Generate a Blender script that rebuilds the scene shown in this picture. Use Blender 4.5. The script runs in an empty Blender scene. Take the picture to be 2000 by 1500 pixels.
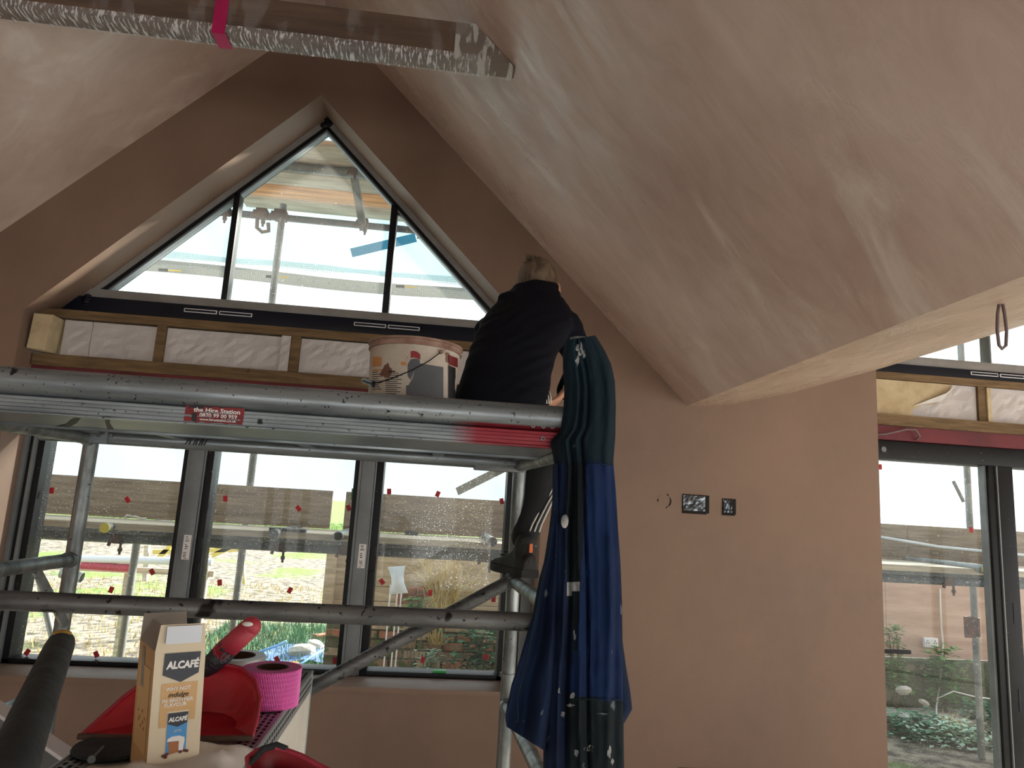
import bpy, bmesh, math, random
from mathutils import Vector, Matrix, noise
from mathutils.geometry import tessellate_polygon
random.seed(7)
V = Vector
scene = bpy.context.scene
COL = scene.collection

# ------------------------------------------------------------------ camera
RX = V((0.99262, 0.07459, 0.09559)); RY = V((-0.10676, 0.16403, 0.98066)); RZ = V((0.05747, -0.98363, 0.17079))
FPX = 1387.0
CAM = V((0, 0, 1.6))
right = V((RX.x, RY.x, RZ.x)).normalized()
down = V((RX.y, RY.y, RZ.y)); down = (down - right * down.dot(right)).normalized()
fwd = right.cross(down)
cd = bpy.data.cameras.new('camera'); cam = bpy.data.objects.new('camera', cd); COL.objects.link(cam)
cd.sensor_width = 36; cd.lens = FPX / 2000 * 36; cd.clip_start = 0.02; cd.clip_end = 300
up = -down; back = -fwd
cam.matrix_world = Matrix(((right.x, up.x, back.x, CAM.x), (right.y, up.y, back.y, CAM.y), (right.z, up.z, back.z, CAM.z), (0, 0, 0, 1)))
scene.camera = cam

def ray(px, py):
    return right * (px - 1000) + down * (py - 750) + fwd * FPX
def at(px, py, Y):                       # a measured pixel at a known depth -> world point
    d = ray(px, py); return CAM + d * (Y / d.y)
def atz(px, py, Z):                      # ... at a known height
    d = ray(px, py); return CAM + d * ((Z - CAM.z) / d.z)

# ------------------------------------------------------------------ light
w = bpy.data.worlds.new('sky'); scene.world = w; w.use_nodes = True
nt = w.node_tree; nt.nodes.clear()
wo = nt.nodes.new('ShaderNodeOutputWorld'); bg = nt.nodes.new('ShaderNodeBackground')
tc = nt.nodes.new('ShaderNodeTexCoord'); sp = nt.nodes.new('ShaderNodeSeparateXYZ'); cr = nt.nodes.new('ShaderNodeValToRGB')
cr.color_ramp.elements[0].position = 0.0; cr.color_ramp.elements[0].color = (1.0, 0.985, 0.96, 1)
cr.color_ramp.elements[1].position = 0.75; cr.color_ramp.elements[1].color = (0.72, 0.86, 1.0, 1)
nt.links.new(tc.outputs['Generated'], sp.inputs[0]); nt.links.new(sp.outputs['Z'], cr.inputs[0])
nt.links.new(cr.outputs[0], bg.inputs['Color']); nt.links.new(bg.outputs[0], wo.inputs['Surface'])
bg.inputs['Strength'].default_value = 1.5
sd = bpy.data.lights.new('sun', 'SUN'); sun = bpy.data.objects.new('sun', sd); COL.objects.link(sun)
sd.energy = 15.0; sd.angle = math.radians(3); sd.color = (1.0, 0.93, 0.82)
SUN = V((0.68, 0.57, 0.46)).normalized()
sun.rotation_euler = SUN.to_track_quat('Z', 'Y').to_euler(); sun.location = (8, 8, 8)
vs = scene.view_settings
vs.view_transform = 'Standard'; vs.look = 'None'; vs.gamma = 1.0; vs.use_curve_mapping = False
vs.exposure = 0.62

# ------------------------------------------------------------------ materials
def S(r, g, b):
    f = lambda c: ((c / 255 + 0.055) / 1.055) ** 2.4 if c > 10 else c / 255 / 12.92
    return (f(r), f(g), f(b), 1)
MATS = {}
def mat(name, c1, c2=None, scale=6.0, stretch=(1, 1, 1), rot=(0, 0, 0), rough=0.6, rough2=None, metal=0.0, bump=0.0, bscale=None,
        spots=None, spots2=None, lo=0.35, hi=0.65, detail=6, coat=0.0, spec=0.5, trans=0.0, sheen=0.0):
    """principled material; c1/c2 mixed by stretched noise; spots = (colour, scale, threshold)"""
    m = bpy.data.materials.new(name); m.use_nodes = True; MATS[name] = m
    n = m.node_tree.nodes; l = m.node_tree.links
    b = n['Principled BSDF']
    b.inputs['Base Color'].default_value = c1; b.inputs['Roughness'].default_value = rough
    b.inputs['Metallic'].default_value = metal; b.inputs['Specular IOR Level'].default_value = spec
    if coat: b.inputs['Coat Weight'].default_value = coat
    if sheen: b.inputs['Sheen Weight'].default_value = sheen
    if trans: b.inputs['Transmission Weight'].default_value = trans
    if c2 is None and not spots and not bump: return m
    t = n.new('ShaderNodeTexCoord'); mp = n.new('ShaderNodeMapping')
    mp.inputs['Scale'].default_value = stretch; mp.inputs['Rotation'].default_value = rot
    geo = n.new('ShaderNodeNewGeometry'); l.new(geo.outputs['Position'], mp.inputs['Vector'])
    out = None
    if c2 is not None:
        nz = n.new('ShaderNodeTexNoise'); nz.inputs['Scale'].default_value = scale; nz.inputs['Detail'].default_value = detail
        nz.inputs['Roughness'].default_value = 0.62
        l.new(mp.outputs[0], nz.inputs['Vector'])
        r = n.new('ShaderNodeMapRange'); r.inputs['From Min'].default_value = lo; r.inputs['From Max'].default_value = hi
        l.new(nz.outputs['Fac'], r.inputs['Value'])
        mx = n.new('ShaderNodeMix'); mx.data_type = 'RGBA'; mx.inputs['A'].default_value = c1; mx.inputs['B'].default_value = c2
        l.new(r.outputs[0], mx.inputs['Factor']); out = mx.outputs['Result']
        if rough2 is not None:
            rr = n.new('ShaderNodeMapRange'); rr.inputs['To Min'].default_value = rough; rr.inputs['To Max'].default_value = rough2
            l.new(r.outputs[0], rr.inputs['Value']); l.new(rr.outputs[0], b.inputs['Roughness'])
    for s in (spots, spots2):
        if not s: continue
        ns = n.new('ShaderNodeTexNoise'); ns.inputs['Scale'].default_value = s[1]; ns.inputs['Detail'].default_value = 3
        l.new(geo.outputs['Position'], ns.inputs['Vector'])
        r = n.new('ShaderNodeMapRange'); r.inputs['From Min'].default_value = s[2]; r.inputs['From Max'].default_value = s[2] + 0.03
        l.new(ns.outputs['Fac'], r.inputs['Value'])
        mx = n.new('ShaderNodeMix'); mx.data_type = 'RGBA'; mx.inputs['B'].default_value = s[0]
        if out is None: mx.inputs['A'].default_value = c1
        else: l.new(out, mx.inputs['A'])
        l.new(r.outputs[0], mx.inputs['Factor']); out = mx.outputs['Result']
    if out is not None: l.new(out, b.inputs['Base Color'])
    if bump:
        nb = n.new('ShaderNodeTexNoise'); nb.inputs['Scale'].default_value = bscale or scale; nb.inputs['Detail'].default_value = 5
        l.new(mp.outputs[0], nb.inputs['Vector'])
        bp = n.new('ShaderNodeBump'); bp.inputs['Strength'].default_value = min(1, bump); bp.inputs['Distance'].default_value = 0.02
        l.new(nb.outputs['Fac'], bp.inputs['Height']); l.new(bp.outputs[0], b.inputs['Normal'])
    return m

PL1 = S(222, 203, 193); PL2 = S(186, 160, 146)
mat('plaster_wall', S(142, 117, 100), S(124, 100, 84), 1.3, (1, 1, .8), rough=0.7, rough2=0.5, bump=0.14, bscale=7, detail=9)
def ceiling_mat(name, a, b, rot, scl, r0, r1, bump, streak=7.0, seed=0.0, pale=(.80, .71, .64, 1)):
    """hand-trowelled plaster: damp patches plus long trowel streaks in the plane of the slope"""
    m = bpy.data.materials.new(name); m.use_nodes = True; MATS[name] = m
    n = m.node_tree.nodes; l = m.node_tree.links; p = n['Principled BSDF']
    g = n.new('ShaderNodeNewGeometry'); mp = n.new('ShaderNodeMapping'); mp.vector_type = 'TEXTURE'
    mp.inputs['Rotation'].default_value = rot; mp.inputs['Scale'].default_value = scl; mp.inputs['Location'].default_value = (seed, seed * .7, seed * 1.3)
    l.new(g.outputs['Position'], mp.inputs['Vector'])
    st = n.new('ShaderNodeTexNoise'); st.inputs['Scale'].default_value = streak; st.inputs['Detail'].default_value = 9; st.inputs['Roughness'].default_value = 0.68; st.inputs['Distortion'].default_value = 1.2
    l.new(mp.outputs[0], st.inputs['Vector'])
    pt = n.new('ShaderNodeTexNoise'); pt.inputs['Scale'].default_value = 1.15; pt.inputs['Detail'].default_value = 4; l.new(g.outputs['Position'], pt.inputs['Vector'])
    r1_ = n.new('ShaderNodeMapRange'); r1_.inputs['From Min'].default_value = .36; r1_.inputs['From Max'].default_value = .66; l.new(st.outputs['Fac'], r1_.inputs['Value'])
    r2_ = n.new('ShaderNodeMapRange'); r2_.inputs['From Min'].default_value = .35; r2_.inputs['From Max'].default_value = .65; l.new(pt.outputs['Fac'], r2_.inputs['Value'])
    av = n.new('ShaderNodeMix'); av.inputs['Factor'].default_value = .62; l.new(r1_.outputs[0], av.inputs['A']); l.new(r2_.outputs[0], av.inputs['B'])
    mx = n.new('ShaderNodeMix'); mx.data_type = 'RGBA'; mx.inputs['A'].default_value = a; mx.inputs['B'].default_value = b; l.new(av.outputs['Result'], mx.inputs['Factor']); l.new(mx.outputs['Result'], p.inputs['Base Color'])
    sm = n.new('ShaderNodeTexNoise'); sm.inputs['Scale'].default_value = 2.1; sm.inputs['Detail'].default_value = 7; sm.inputs['Roughness'].default_value = .6; sm.inputs['Distortion'].default_value = 1.4; l.new(mp.outputs[0], sm.inputs['Vector'])
    r3_ = n.new('ShaderNodeMapRange'); r3_.inputs['From Min'].default_value = .56; r3_.inputs['From Max'].default_value = .70; r3_.inputs['To Max'].default_value = .75; l.new(sm.outputs['Fac'], r3_.inputs['Value'])
    mx2 = n.new('ShaderNodeMix'); mx2.data_type = 'RGBA'; l.new(r3_.outputs[0], mx2.inputs['Factor']); l.new(mx.outputs['Result'], mx2.inputs['A']); mx2.inputs['B'].default_value = pale; l.new(mx2.outputs['Result'], p.inputs['Base Color'])
    rr = n.new('ShaderNodeMapRange'); rr.inputs['To Min'].default_value = r1; rr.inputs['To Max'].default_value = r0; l.new(sm.outputs['Fac'], rr.inputs['Value']); rr.inputs['From Min'].default_value = .38; rr.inputs['From Max'].default_value = .66; l.new(rr.outputs[0], p.inputs['Roughness'])
    bp = n.new('ShaderNodeBump'); bp.inputs['Strength'].default_value = bump; bp.inputs['Distance'].default_value = .016; l.new(st.outputs['Fac'], bp.inputs['Height']); l.new(bp.outputs[0], p.inputs['Normal'])
ceiling_mat('plaster_ceiling', PL1, PL2, (0, math.radians(44), 0.25), (2.0, .75, 1), .16, .60, .22, 5.0)
ceiling_mat('plaster_ceiling_left', PL1, PL2, (0, math.radians(-44), -.3), (1.5, .9, 1), .30, .66, .14, 4.5, 3.0)
ceiling_mat('plaster_valley', S(200, 178, 158), S(164, 140, 118), (0, math.radians(-20), .12), (.5, 1.6, 1), .20, .50, .70, 7.0, 1.0, (.62, .53, .44, 1))
mat('screed', S(234, 229, 221), S(222, 216, 208), 3, rough=0.8, bump=0.2)  # near-white so the unseen floor and rear ground bounce daylight onto the ceiling
mat('black_frame', S(12, 14, 18), S(18, 21, 25), 8, rough=0.45, spec=0.3, spots=(S(90, 90, 88), 60, 0.70))
mat('navy_frame', S(12, 20, 38), S(9, 15, 30), 3, rough=0.4, spec=0.3)
mat('grey_frame', S(128, 134, 138), S(110, 116, 120), 5, rough=0.35)
mat('bead_grey', S(150, 148, 146), S(128, 126, 124), 4, rough=0.4)
mat('vent_white', S(225, 225, 230), rough=0.35)
mat('timber_tan', S(128, 104, 72), S(96, 76, 50), 5, (1, 1, 9), rough=0.75, bump=0.3, bscale=14, spots=(S(60, 42, 26), 9, 0.70))
mat('timber_grey', S(204, 190, 170), S(160, 146, 126), 4, (0.6, 4, 9), rough=0.85, bump=0.3)
mat('timber_orange', S(232, 168, 110), S(180, 118, 70), 3, (0.6, 6, 6), rough=0.8, bump=0.3)
mat('timber_beam', S(112, 86, 64), S(74, 54, 40), 3, (0.5, 5, 7), rough=0.7, bump=0.3, spots=(S(34, 24, 18), 6, 0.70))
mat('timber_pale', S(196, 176, 148), S(160, 140, 112), 4, (1, 1, 8), rough=0.85, bump=0.2)
mat('timber_yellow', S(220, 200, 110), S(200, 176, 90), 4, rough=0.8)
mat('toe_board', S(160, 145, 126), S(116, 102, 86), 5, (0.5, 3, 6), rough=0.9, bump=0.3, spots=(S(190, 182, 170), 55, 0.66))
mat('insulation_face', S(206, 202, 202), S(188, 184, 184), 4, (1, 1, 1), rough=0.42, bump=0.35, bscale=11)
mat('foam_cream', S(206, 190, 156), S(180, 160, 126), 9, rough=0.9, bump=0.3, spots=(S(140, 96, 66), 7, 0.68))
mat('foam_edge', S(214, 190, 140), S(196, 170, 118), 12, rough=0.9)
mat('steel_red', S(112, 34, 44), S(88, 24, 32), 5, rough=0.55)
mat('galv', S(150, 156, 156), S(104, 110, 112), 6, (3, 3, 1), rough=0.34, rough2=0.55, metal=0.75, bump=0.1, spots=(S(60, 58, 58), 70, 0.68))
mat('galv_x', S(146, 154, 158), S(100, 108, 114), 5, (0.6, 4, 4), rough=0.34, rough2=0.5, metal=0.7, bump=0.06, spots=(S(50, 50, 54), 80, 0.70))
mat('galv_dirty', S(128, 130, 130), S(80, 82, 84), 7, (0.6, 3, 3), rough=0.42, rough2=0.6, metal=0.6, bump=0.15, spots=(S(40, 38, 38), 60, 0.64), spots2=(S(34, 32, 32), 9, 0.66))
mat('galv_plate', S(112, 122, 130), S(96, 106, 114), 3, rough=0.4, metal=0.45, spots=(S(24, 24, 28), 30, 0.72))
mat('galv_out', S(140, 144, 142), S(104, 106, 106), 6, rough=0.5, metal=0.4, spots=(S(200, 200, 196), 55, 0.66))
mat('rusty', S(74, 60, 60), S(110, 78, 64), 16, rough=0.8, metal=0.3)
mat('dark_tube', S(66, 72, 82), S(96, 100, 104), 12, rough=0.55, metal=0.4, spots=(S(160, 160, 160), 60, 0.66))
mat('deck_ply', S(92, 78, 62), S(70, 58, 46), 6, rough=0.85)
mat('red_plastic', S(196, 30, 48), S(160, 22, 38), 7, rough=0.38, spots=(S(110, 70, 66), 14, 0.70))
mat('red_plastic_dusty', S(186, 62, 80), S(160, 44, 62), 9, rough=0.5)
mat('red_plastic_in', S(150, 18, 30), S(96, 30, 34), 5, rough=0.45)
mat('sticker_red', S(190, 34, 40), S(168, 26, 34), 20, rough=0.5)
mat('label_red', S(146, 26, 34), S(104, 16, 22), 12, rough=0.5)
mat('label_black', S(24, 24, 32), rough=0.5)
mat('print_white', S(236, 236, 234), rough=0.6)
mat('print_black', S(22, 22, 24), rough=0.6)
mat('print_grey_dark', S(86, 88, 94), S(74, 76, 82), 9, rough=0.5)
mat('print_orange', S(206, 150, 92), S(190, 120, 70), 10, rough=0.6)
mat('bucket_white', S(208, 198, 184), S(176, 160, 142), 7, rough=0.5, spots=(S(120, 82, 66), 13, 0.64), spots2=(S(90, 60, 50), 40, 0.70))
mat('rim_dirty', S(170, 140, 124), S(120, 84, 72), 14, rough=0.6, bump=0.3)
mat('wire_black', S(24, 24, 26), rough=0.4, metal=0.5)
mat('sweat_black', S(11, 13, 26), S(7, 8, 16), 4, (1, 1, 3), rough=0.9, bump=0.4, bscale=7, spec=0.2)
mat('trouser_black', S(32, 36, 40), S(24, 27, 31), 6, rough=0.9, bump=0.4, bscale=12)
mat('stripe_white', S(220, 220, 214), rough=0.8)
mat('skin', S(196, 146, 120), S(184, 130, 104), 12, rough=0.55)
mat('hair', S(128, 108, 86), S(76, 63, 50), 30, (1, 1, 0.3), rough=0.7, bump=0.6, bscale=60)
mat('shoe_black', S(46, 46, 46), S(26, 27, 28), 14, rough=0.75, bump=0.3, bscale=40)
mat('shoe_sole', S(40, 40, 40), S(28, 28, 28), 10, rough=0.8)
mat('orange_tag', S(220, 110, 60), rough=0.6)
mat('sock_teal', S(60, 130, 140), rough=0.8)
def cloth(name, a, b, thr=0.64):
    mat(name, a, b, 5, (2, 2, 0.7), rough=0.9, bump=0.25, bscale=10, spec=0.2, spots=(S(96, 106, 116), 9, thr + .04), spots2=(S(84, 94, 106), 34, 0.73))
cloth('cloth_teal', S(22, 42, 52), S(14, 29, 38), 0.68)
cloth('cloth_blue', S(22, 44, 86), S(17, 35, 70), 0.72)
cloth('cloth_navy', S(22, 38, 68), S(14, 25, 48), 0.66)
cloth('cloth_dark', S(18, 28, 34), S(12, 19, 24), 0.68)
cloth('cloth_patch', S(30, 40, 46), S(20, 28, 32), 0.58)
mat('cloth_smear', S(170, 172, 170), S(70, 80, 92), 18, rough=0.9)
mat('plasterboard', S(226, 224, 214), S(208, 206, 196), 5, rough=0.7)
mat('perf_metal', S(176, 184, 188), S(150, 158, 162), 10, rough=0.4, metal=0.6)
mat('hole_dark', S(26, 26, 28), rough=0.9)
mat('tape_magenta', S(206, 56, 160), S(184, 40, 140), 12, rough=0.55)
mat('tape_magenta_line', S(226, 104, 184), rough=0.5)
mat('tape_core', S(84, 64, 52), S(66, 50, 42), 20, rough=0.9)
mat('tape_silver', S(196, 200, 202), S(170, 176, 180), 8, rough=0.35, metal=0.3)
mat('black_tape', S(46, 46, 54), S(28, 28, 34), 30, rough=0.4, bump=0.4, bscale=60)
mat('rubber_grip', S(44, 50, 52), S(28, 33, 36), 14, rough=0.85, bump=0.2, bscale=40)
mat('grip_yellow', S(176, 140, 60), rough=0.7)
mat('carton_cream', S(222, 210, 184), S(214, 200, 172), 4, rough=0.55)
mat('carton_kraft', S(196, 158, 108), S(186, 146, 98), 6, rough=0.6)
mat('carton_inner', S(150, 142, 132), S(128, 120, 112), 6, rough=0.8)
mat('carton_tan', S(206, 166, 112), rough=0.5)
mat('carton_navy', S(34, 44, 58), rough=0.45)
mat('carton_blue', S(70, 150, 214), rough=0.45)
mat('carton_white', S(216, 224, 234), rough=0.5)
mat('coffee_brown', S(168, 108, 60), rough=0.5)
mat('bean_brown', S(96, 44, 40), rough=0.6)
mat('paper_white', S(228, 226, 222), S(206, 202, 198), 6, rough=0.7, bump=0.4, bscale=10)
mat('cable_brown', S(110, 92, 92), rough=0.5)
mat('cable_white', S(222, 222, 218), rough=0.5)
mat('pink_band', S(206, 30, 110), S(190, 20, 96), 6, rough=0.3)
mat('foil_tape', S(140, 150, 158), S(100, 110, 120), 10, rough=0.25, metal=0.85)
mat('recess_dark', S(28, 24, 22), rough=0.9)
mat('brick_a', S(150, 120, 92), S(110, 92, 70), 12, rough=0.95, bump=0.5, bscale=25, spots=(S(84, 96, 56), 7, 0.56))
mat('brick_b', S(166, 110, 84), S(120, 88, 64), 12, rough=0.95, bump=0.5, bscale=25, spots=(S(92, 104, 62), 8, 0.60))
mat('brick_c', S(186, 164, 138), S(140, 124, 100), 12, rough=0.95, bump=0.5, bscale=25, spots=(S(96, 104, 66), 9, 0.62))
mat('mortar', S(110, 106, 90), S(76, 84, 56), 8, rough=1, bump=0.5)
mat('moss_wall', S(84, 92, 66), S(58, 62, 44), 4, (1, 1, 0.5), rough=0.95, bump=0.4, spots=(S(120, 112, 90), 5, 0.60))
mat('hoarding_ply', S(196, 168, 152), S(176, 146, 130), 3, (0.6, 1, 5), rough=0.8, bump=0.1)
mat('leaf_green', S(116, 160, 84), S(74, 124, 60), 5, rough=0.6)
mat('leaf_dark', S(84, 130, 92), S(56, 100, 70), 5, rough=0.6)
mat('leaf_pale', S(186, 204, 184), S(140, 176, 140), 5, rough=0.7)
mat('grass_blade', S(112, 148, 54), S(76, 116, 40), 3, rough=0.8)
mat('straw', S(214, 194, 130), S(180, 156, 96), 6, rough=0.8)
mat('stem_brown', S(110, 96, 70), rough=0.9)
mat('stone', S(206, 198, 188), S(170, 162, 150), 8, rough=0.95, bump=0.5)
mat('blue_pipe', S(120, 170, 226), rough=0.4)
mat('tarp_blue', S(110, 136, 190), S(90, 112, 170), 6, rough=0.6)
mat('bag_white', S(232, 240, 246), S(206, 222, 234), 5, rough=0.6, bump=0.3)
mat('yellow_cap', S(226, 206, 60), rough=0.5)
mat('yellow_tie', S(226, 190, 60), rough=0.5)
mat('green_clip', S(30, 160, 60), rough=0.5)

# ground: gravel, bare earth and grass in patches
def ground_mat():
    m = bpy.data.materials.new('field'); m.use_nodes = True; MATS['field'] = m
    n = m.node_tree.nodes; l = m.node_tree.links; b = n['Principled BSDF']; b.inputs['Roughness'].default_value = 0.95
    g = n.new('ShaderNodeNewGeometry')
    fine = n.new('ShaderNodeTexNoise'); fine.inputs['Scale'].default_value = 9; fine.inputs['Detail'].default_value = 8
    big = n.new('ShaderNodeTexNoise'); big.inputs['Scale'].default_value = 0.55; big.inputs['Detail'].default_value = 5
    l.new(g.outputs['Position'], fine.inputs['Vector']); l.new(g.outputs['Position'], big.inputs['Vector'])
    a = n.new('ShaderNodeValToRGB'); a.color_ramp.elements[0].position = 0.36; a.color_ramp.elements[0].color = S(74, 65, 54)
    a.color_ramp.elements[1].position = 0.62; a.color_ramp.elements[1].color = S(148, 136, 118)
    l.new(fine.outputs['Fac'], a.inputs[0])
    gr = n.new('ShaderNodeValToRGB'); gr.color_ramp.elements[0].color = S(66, 96, 34); gr.color_ramp.elements[1].color = S(128, 150, 62)
    l.new(fine.outputs['Fac'], gr.inputs[0])
    sx = n.new('ShaderNodeSeparateXYZ'); l.new(g.outputs['Position'], sx.inputs[0])
    # grassy beyond 14 m, earth nearer
    r = n.new('ShaderNodeMapRange'); r.inputs['From Min'].default_value = 19.0; r.inputs['From Max'].default_value = 23.0
    l.new(sx.outputs['Y'], r.inputs['Value'])
    r2 = n.new('ShaderNodeMapRange'); r2.inputs['From Min'].default_value = 0.52; r2.inputs['From Max'].default_value = 0.62
    l.new(big.outputs['Fac'], r2.inputs['Value'])
    mx0 = n.new('ShaderNodeMath'); mx0.operation = 'MAXIMUM'; l.new(r.outputs[0], mx0.inputs[0]); l.new(r2.outputs[0], mx0.inputs[1])
    mx = n.new('ShaderNodeMix'); mx.data_type = 'RGBA'; l.new(mx0.outputs[0], mx.inputs['Factor'])
    l.new(a.outputs[0], mx.inputs['A']); l.new(gr.outputs[0], mx.inputs['B']); l.new(mx.outputs['Result'], b.inputs['Base Color'])
    bp = n.new('ShaderNodeBump'); bp.inputs['Strength'].default_value = 0.8; bp.inputs['Distance'].default_value = 0.05
    l.new(fine.outputs['Fac'], bp.inputs['Height']); l.new(bp.outputs[0], b.inputs['Normal'])
ground_mat()

def glass_mat(name, dirt, thr, scale, haze, tint=(0.95, 0.98, 0.98, 1)):
    m = bpy.data.materials.new(name); m.use_nodes = True; MATS[name] = m
    n = m.node_tree.nodes; l = m.node_tree.links; n.remove(n['Principled BSDF']); o = n['Material Output']
    t = n.new('ShaderNodeBsdfTransparent'); t.inputs[0].default_value = tint
    gl = n.new('ShaderNodeBsdfGlossy'); gl.inputs['Roughness'].default_value = 0.02; gl.inputs['Color'].default_value = (0.9, 0.95, 1, 1)
    fr = n.new('ShaderNodeFresnel'); fr.inputs['IOR'].default_value = 1.30
    gb = n.new('ShaderNodeNewGeometry'); inv = n.new('ShaderNodeMath'); inv.operation = 'SUBTRACT'; inv.inputs[0].default_value = 1.0; l.new(gb.outputs['Backfacing'], inv.inputs[1])
    fm = n.new('ShaderNodeMath'); fm.operation = 'MULTIPLY'; l.new(fr.outputs[0], fm.inputs[0]); l.new(inv.outputs[0], fm.inputs[1])   # reflect once, at the outer skin
    m1 = n.new('ShaderNodeMixShader'); l.new(fm.outputs[0], m1.inputs[0]); l.new(t.outputs[0], m1.inputs[1]); l.new(gl.outputs[0], m1.inputs[2])
    g = n.new('ShaderNodeNewGeometry')
    ns = n.new('ShaderNodeTexNoise'); ns.inputs['Scale'].default_value = scale; ns.inputs['Detail'].default_value = 4
    l.new(g.outputs['Position'], ns.inputs['Vector'])
    r = n.new('ShaderNodeMapRange'); r.inputs['From Min'].default_value = thr; r.inputs['From Max'].default_value = thr + 0.05; r.inputs['To Min'].default_value = haze; r.inputs['To Max'].default_value = dirt
    l.new(ns.outputs['Fac'], r.inputs['Value'])
    d = n.new('ShaderNodeBsdfDiffuse'); d.inputs[0].default_value = (0.8, 0.8, 0.78, 1)
    tl = n.new('ShaderNodeBsdfTranslucent'); tl.inputs[0].default_value = (0.85, 0.85, 0.83, 1)
    m3 = n.new('ShaderNodeMixShader'); m3.inputs[0].default_value = 0.6; l.new(d.outputs[0], m3.inputs[1]); l.new(tl.outputs[0], m3.inputs[2])
    m2 = n.new('ShaderNodeMixShader'); l.new(r.outputs[0], m2.inputs[0]); l.new(m1.outputs[0], m2.inputs[1]); l.new(m3.outputs[0], m2.inputs[2])
    l.new(m2.outputs[0], o.inputs['Surface'])
glass_mat('glass_dirty', 0.6, 0.64, 150, 0.018)
glass_mat('glass_clean', 0.5, 0.70, 90, 0.04)

def film_mat(name, col, alpha, wr=80):
    """clear plastic wrap: mostly transparent, glossy, with stretched white creases"""
    m = bpy.data.materials.new(name); m.use_nodes = True; MATS[name] = m
    n = m.node_tree.nodes; l = m.node_tree.links; n.remove(n['Principled BSDF']); o = n['Material Output']
    t = n.new('ShaderNodeBsdfTransparent')
    p = n.new('ShaderNodeBsdfPrincipled'); p.inputs['Base Color'].default_value = col; p.inputs['Roughness'].default_value = 0.15
    g = n.new('ShaderNodeNewGeometry'); mp = n.new('ShaderNodeMapping'); mp.inputs['Scale'].default_value = (1, 0.12, 0.3); mp.inputs['Rotation'].default_value = (0, 0, 0.18)
    l.new(g.outputs['Position'], mp.inputs['Vector'])
    ns = n.new('ShaderNodeTexNoise'); ns.inputs['Scale'].default_value = wr; ns.inputs['Detail'].default_value = 4; l.new(mp.outputs[0], ns.inputs['Vector'])
    r = n.new('ShaderNodeMapRange'); r.inputs['From Min'].default_value = 0.53; r.inputs['From Max'].default_value = 0.60
    r.inputs['To Min'].default_value = alpha * 0.25; r.inputs['To Max'].default_value = alpha
    l.new(ns.outputs['Fac'], r.inputs['Value'])
    mx = n.new('ShaderNodeMixShader'); l.new(r.outputs[0], mx.inputs[0]); l.new(t.outputs[0], mx.inputs[1]); l.new(p.outputs[0], mx.inputs[2])
    bp = n.new('ShaderNodeBump'); bp.inputs['Strength'].default_value = 1.0; bp.inputs['Distance'].default_value = 0.01
    l.new(ns.outputs['Fac'], bp.inputs['Height']); l.new(bp.outputs[0], p.inputs['Normal'])
    l.new(mx.outputs[0], o.inputs['Surface'])
film_mat('film_bottom', (0.92, 0.93, 0.95, 1), 0.9, 120)
film_mat('film_front', (0.8, 0.82, 0.85, 1), 0.18, 14)
film_mat('film_end', (0.82, 0.84, 0.80, 1), 0.75, 30)

def net_mat(name, tint, alpha):
    """debris netting / reinforced sheeting: fine square grid, lets daylight through"""
    m = bpy.data.materials.new(name); m.use_nodes = True; MATS[name] = m
    n = m.node_tree.nodes; l = m.node_tree.links; n.remove(n['Principled BSDF']); o = n['Material Output']
    t = n.new('ShaderNodeBsdfTransparent'); t.inputs[0].default_value = (0.95, 0.98, 1.0, 1)
    tl = n.new('ShaderNodeBsdfTranslucent'); tl.inputs[0].default_value = tint
    d = n.new('ShaderNodeBsdfDiffuse'); d.inputs[0].default_value = tint
    m0 = n.new('ShaderNodeMixShader'); m0.inputs[0].default_value = 0.75; l.new(d.outputs[0], m0.inputs[1]); l.new(tl.outputs[0], m0.inputs[2])
    g = n.new('ShaderNodeNewGeometry'); sx = n.new('ShaderNodeSeparateXYZ'); l.new(g.outputs['Position'], sx.inputs[0])
    outs = []
    for ax in ('X', 'Z'):
        ml = n.new('ShaderNodeMath'); ml.operation = 'MULTIPLY'; ml.inputs[1].default_value = 62.0; l.new(sx.outputs[ax], ml.inputs[0])
        fc = n.new('ShaderNodeMath'); fc.operation = 'FRACT'; l.new(ml.outputs[0], fc.inputs[0])
        gt = n.new('ShaderNodeMath'); gt.operation = 'LESS_THAN'; gt.inputs[1].default_value = 0.30; l.new(fc.outputs[0], gt.inputs[0]); outs.append(gt)
    mxm = n.new('ShaderNodeMath'); mxm.operation = 'MAXIMUM'; l.new(outs[0].outputs[0], mxm.inputs[0]); l.new(outs[1].outputs[0], mxm.inputs[1])
    r = n.new('ShaderNodeMapRange'); r.inputs['To Min'].default_value = alpha; r.inputs['To Max'].default_value = min(1, alpha + 0.3)
    l.new(mxm.outputs[0], r.inputs['Value'])
    mx = n.new('ShaderNodeMixShader'); l.new(r.outputs[0], mx.inputs[0]); l.new(t.outputs[0], mx.inputs[1]); l.new(m0.outputs[0], mx.inputs[2])
    l.new(mx.outputs[0], o.inputs['Surface'])
net_mat('net_cyan', (0.22, 0.33, 0.37, 1), 0.86)
net_mat('net_white', (0.36, 0.42, 0.45, 1), 0.58)
net_mat('net_pale_blue', (0.24, 0.30, 0.33, 1), 0.78)
net_mat('net_band', (0.16, 0.15, 0.13, 1), 0.90)
net_mat('net_blue', (0.05, 0.34, 0.48, 1), 0.8)
net_mat('eyelet_white', (0.6, 0.6, 0.6, 1), 0.3)

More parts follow.
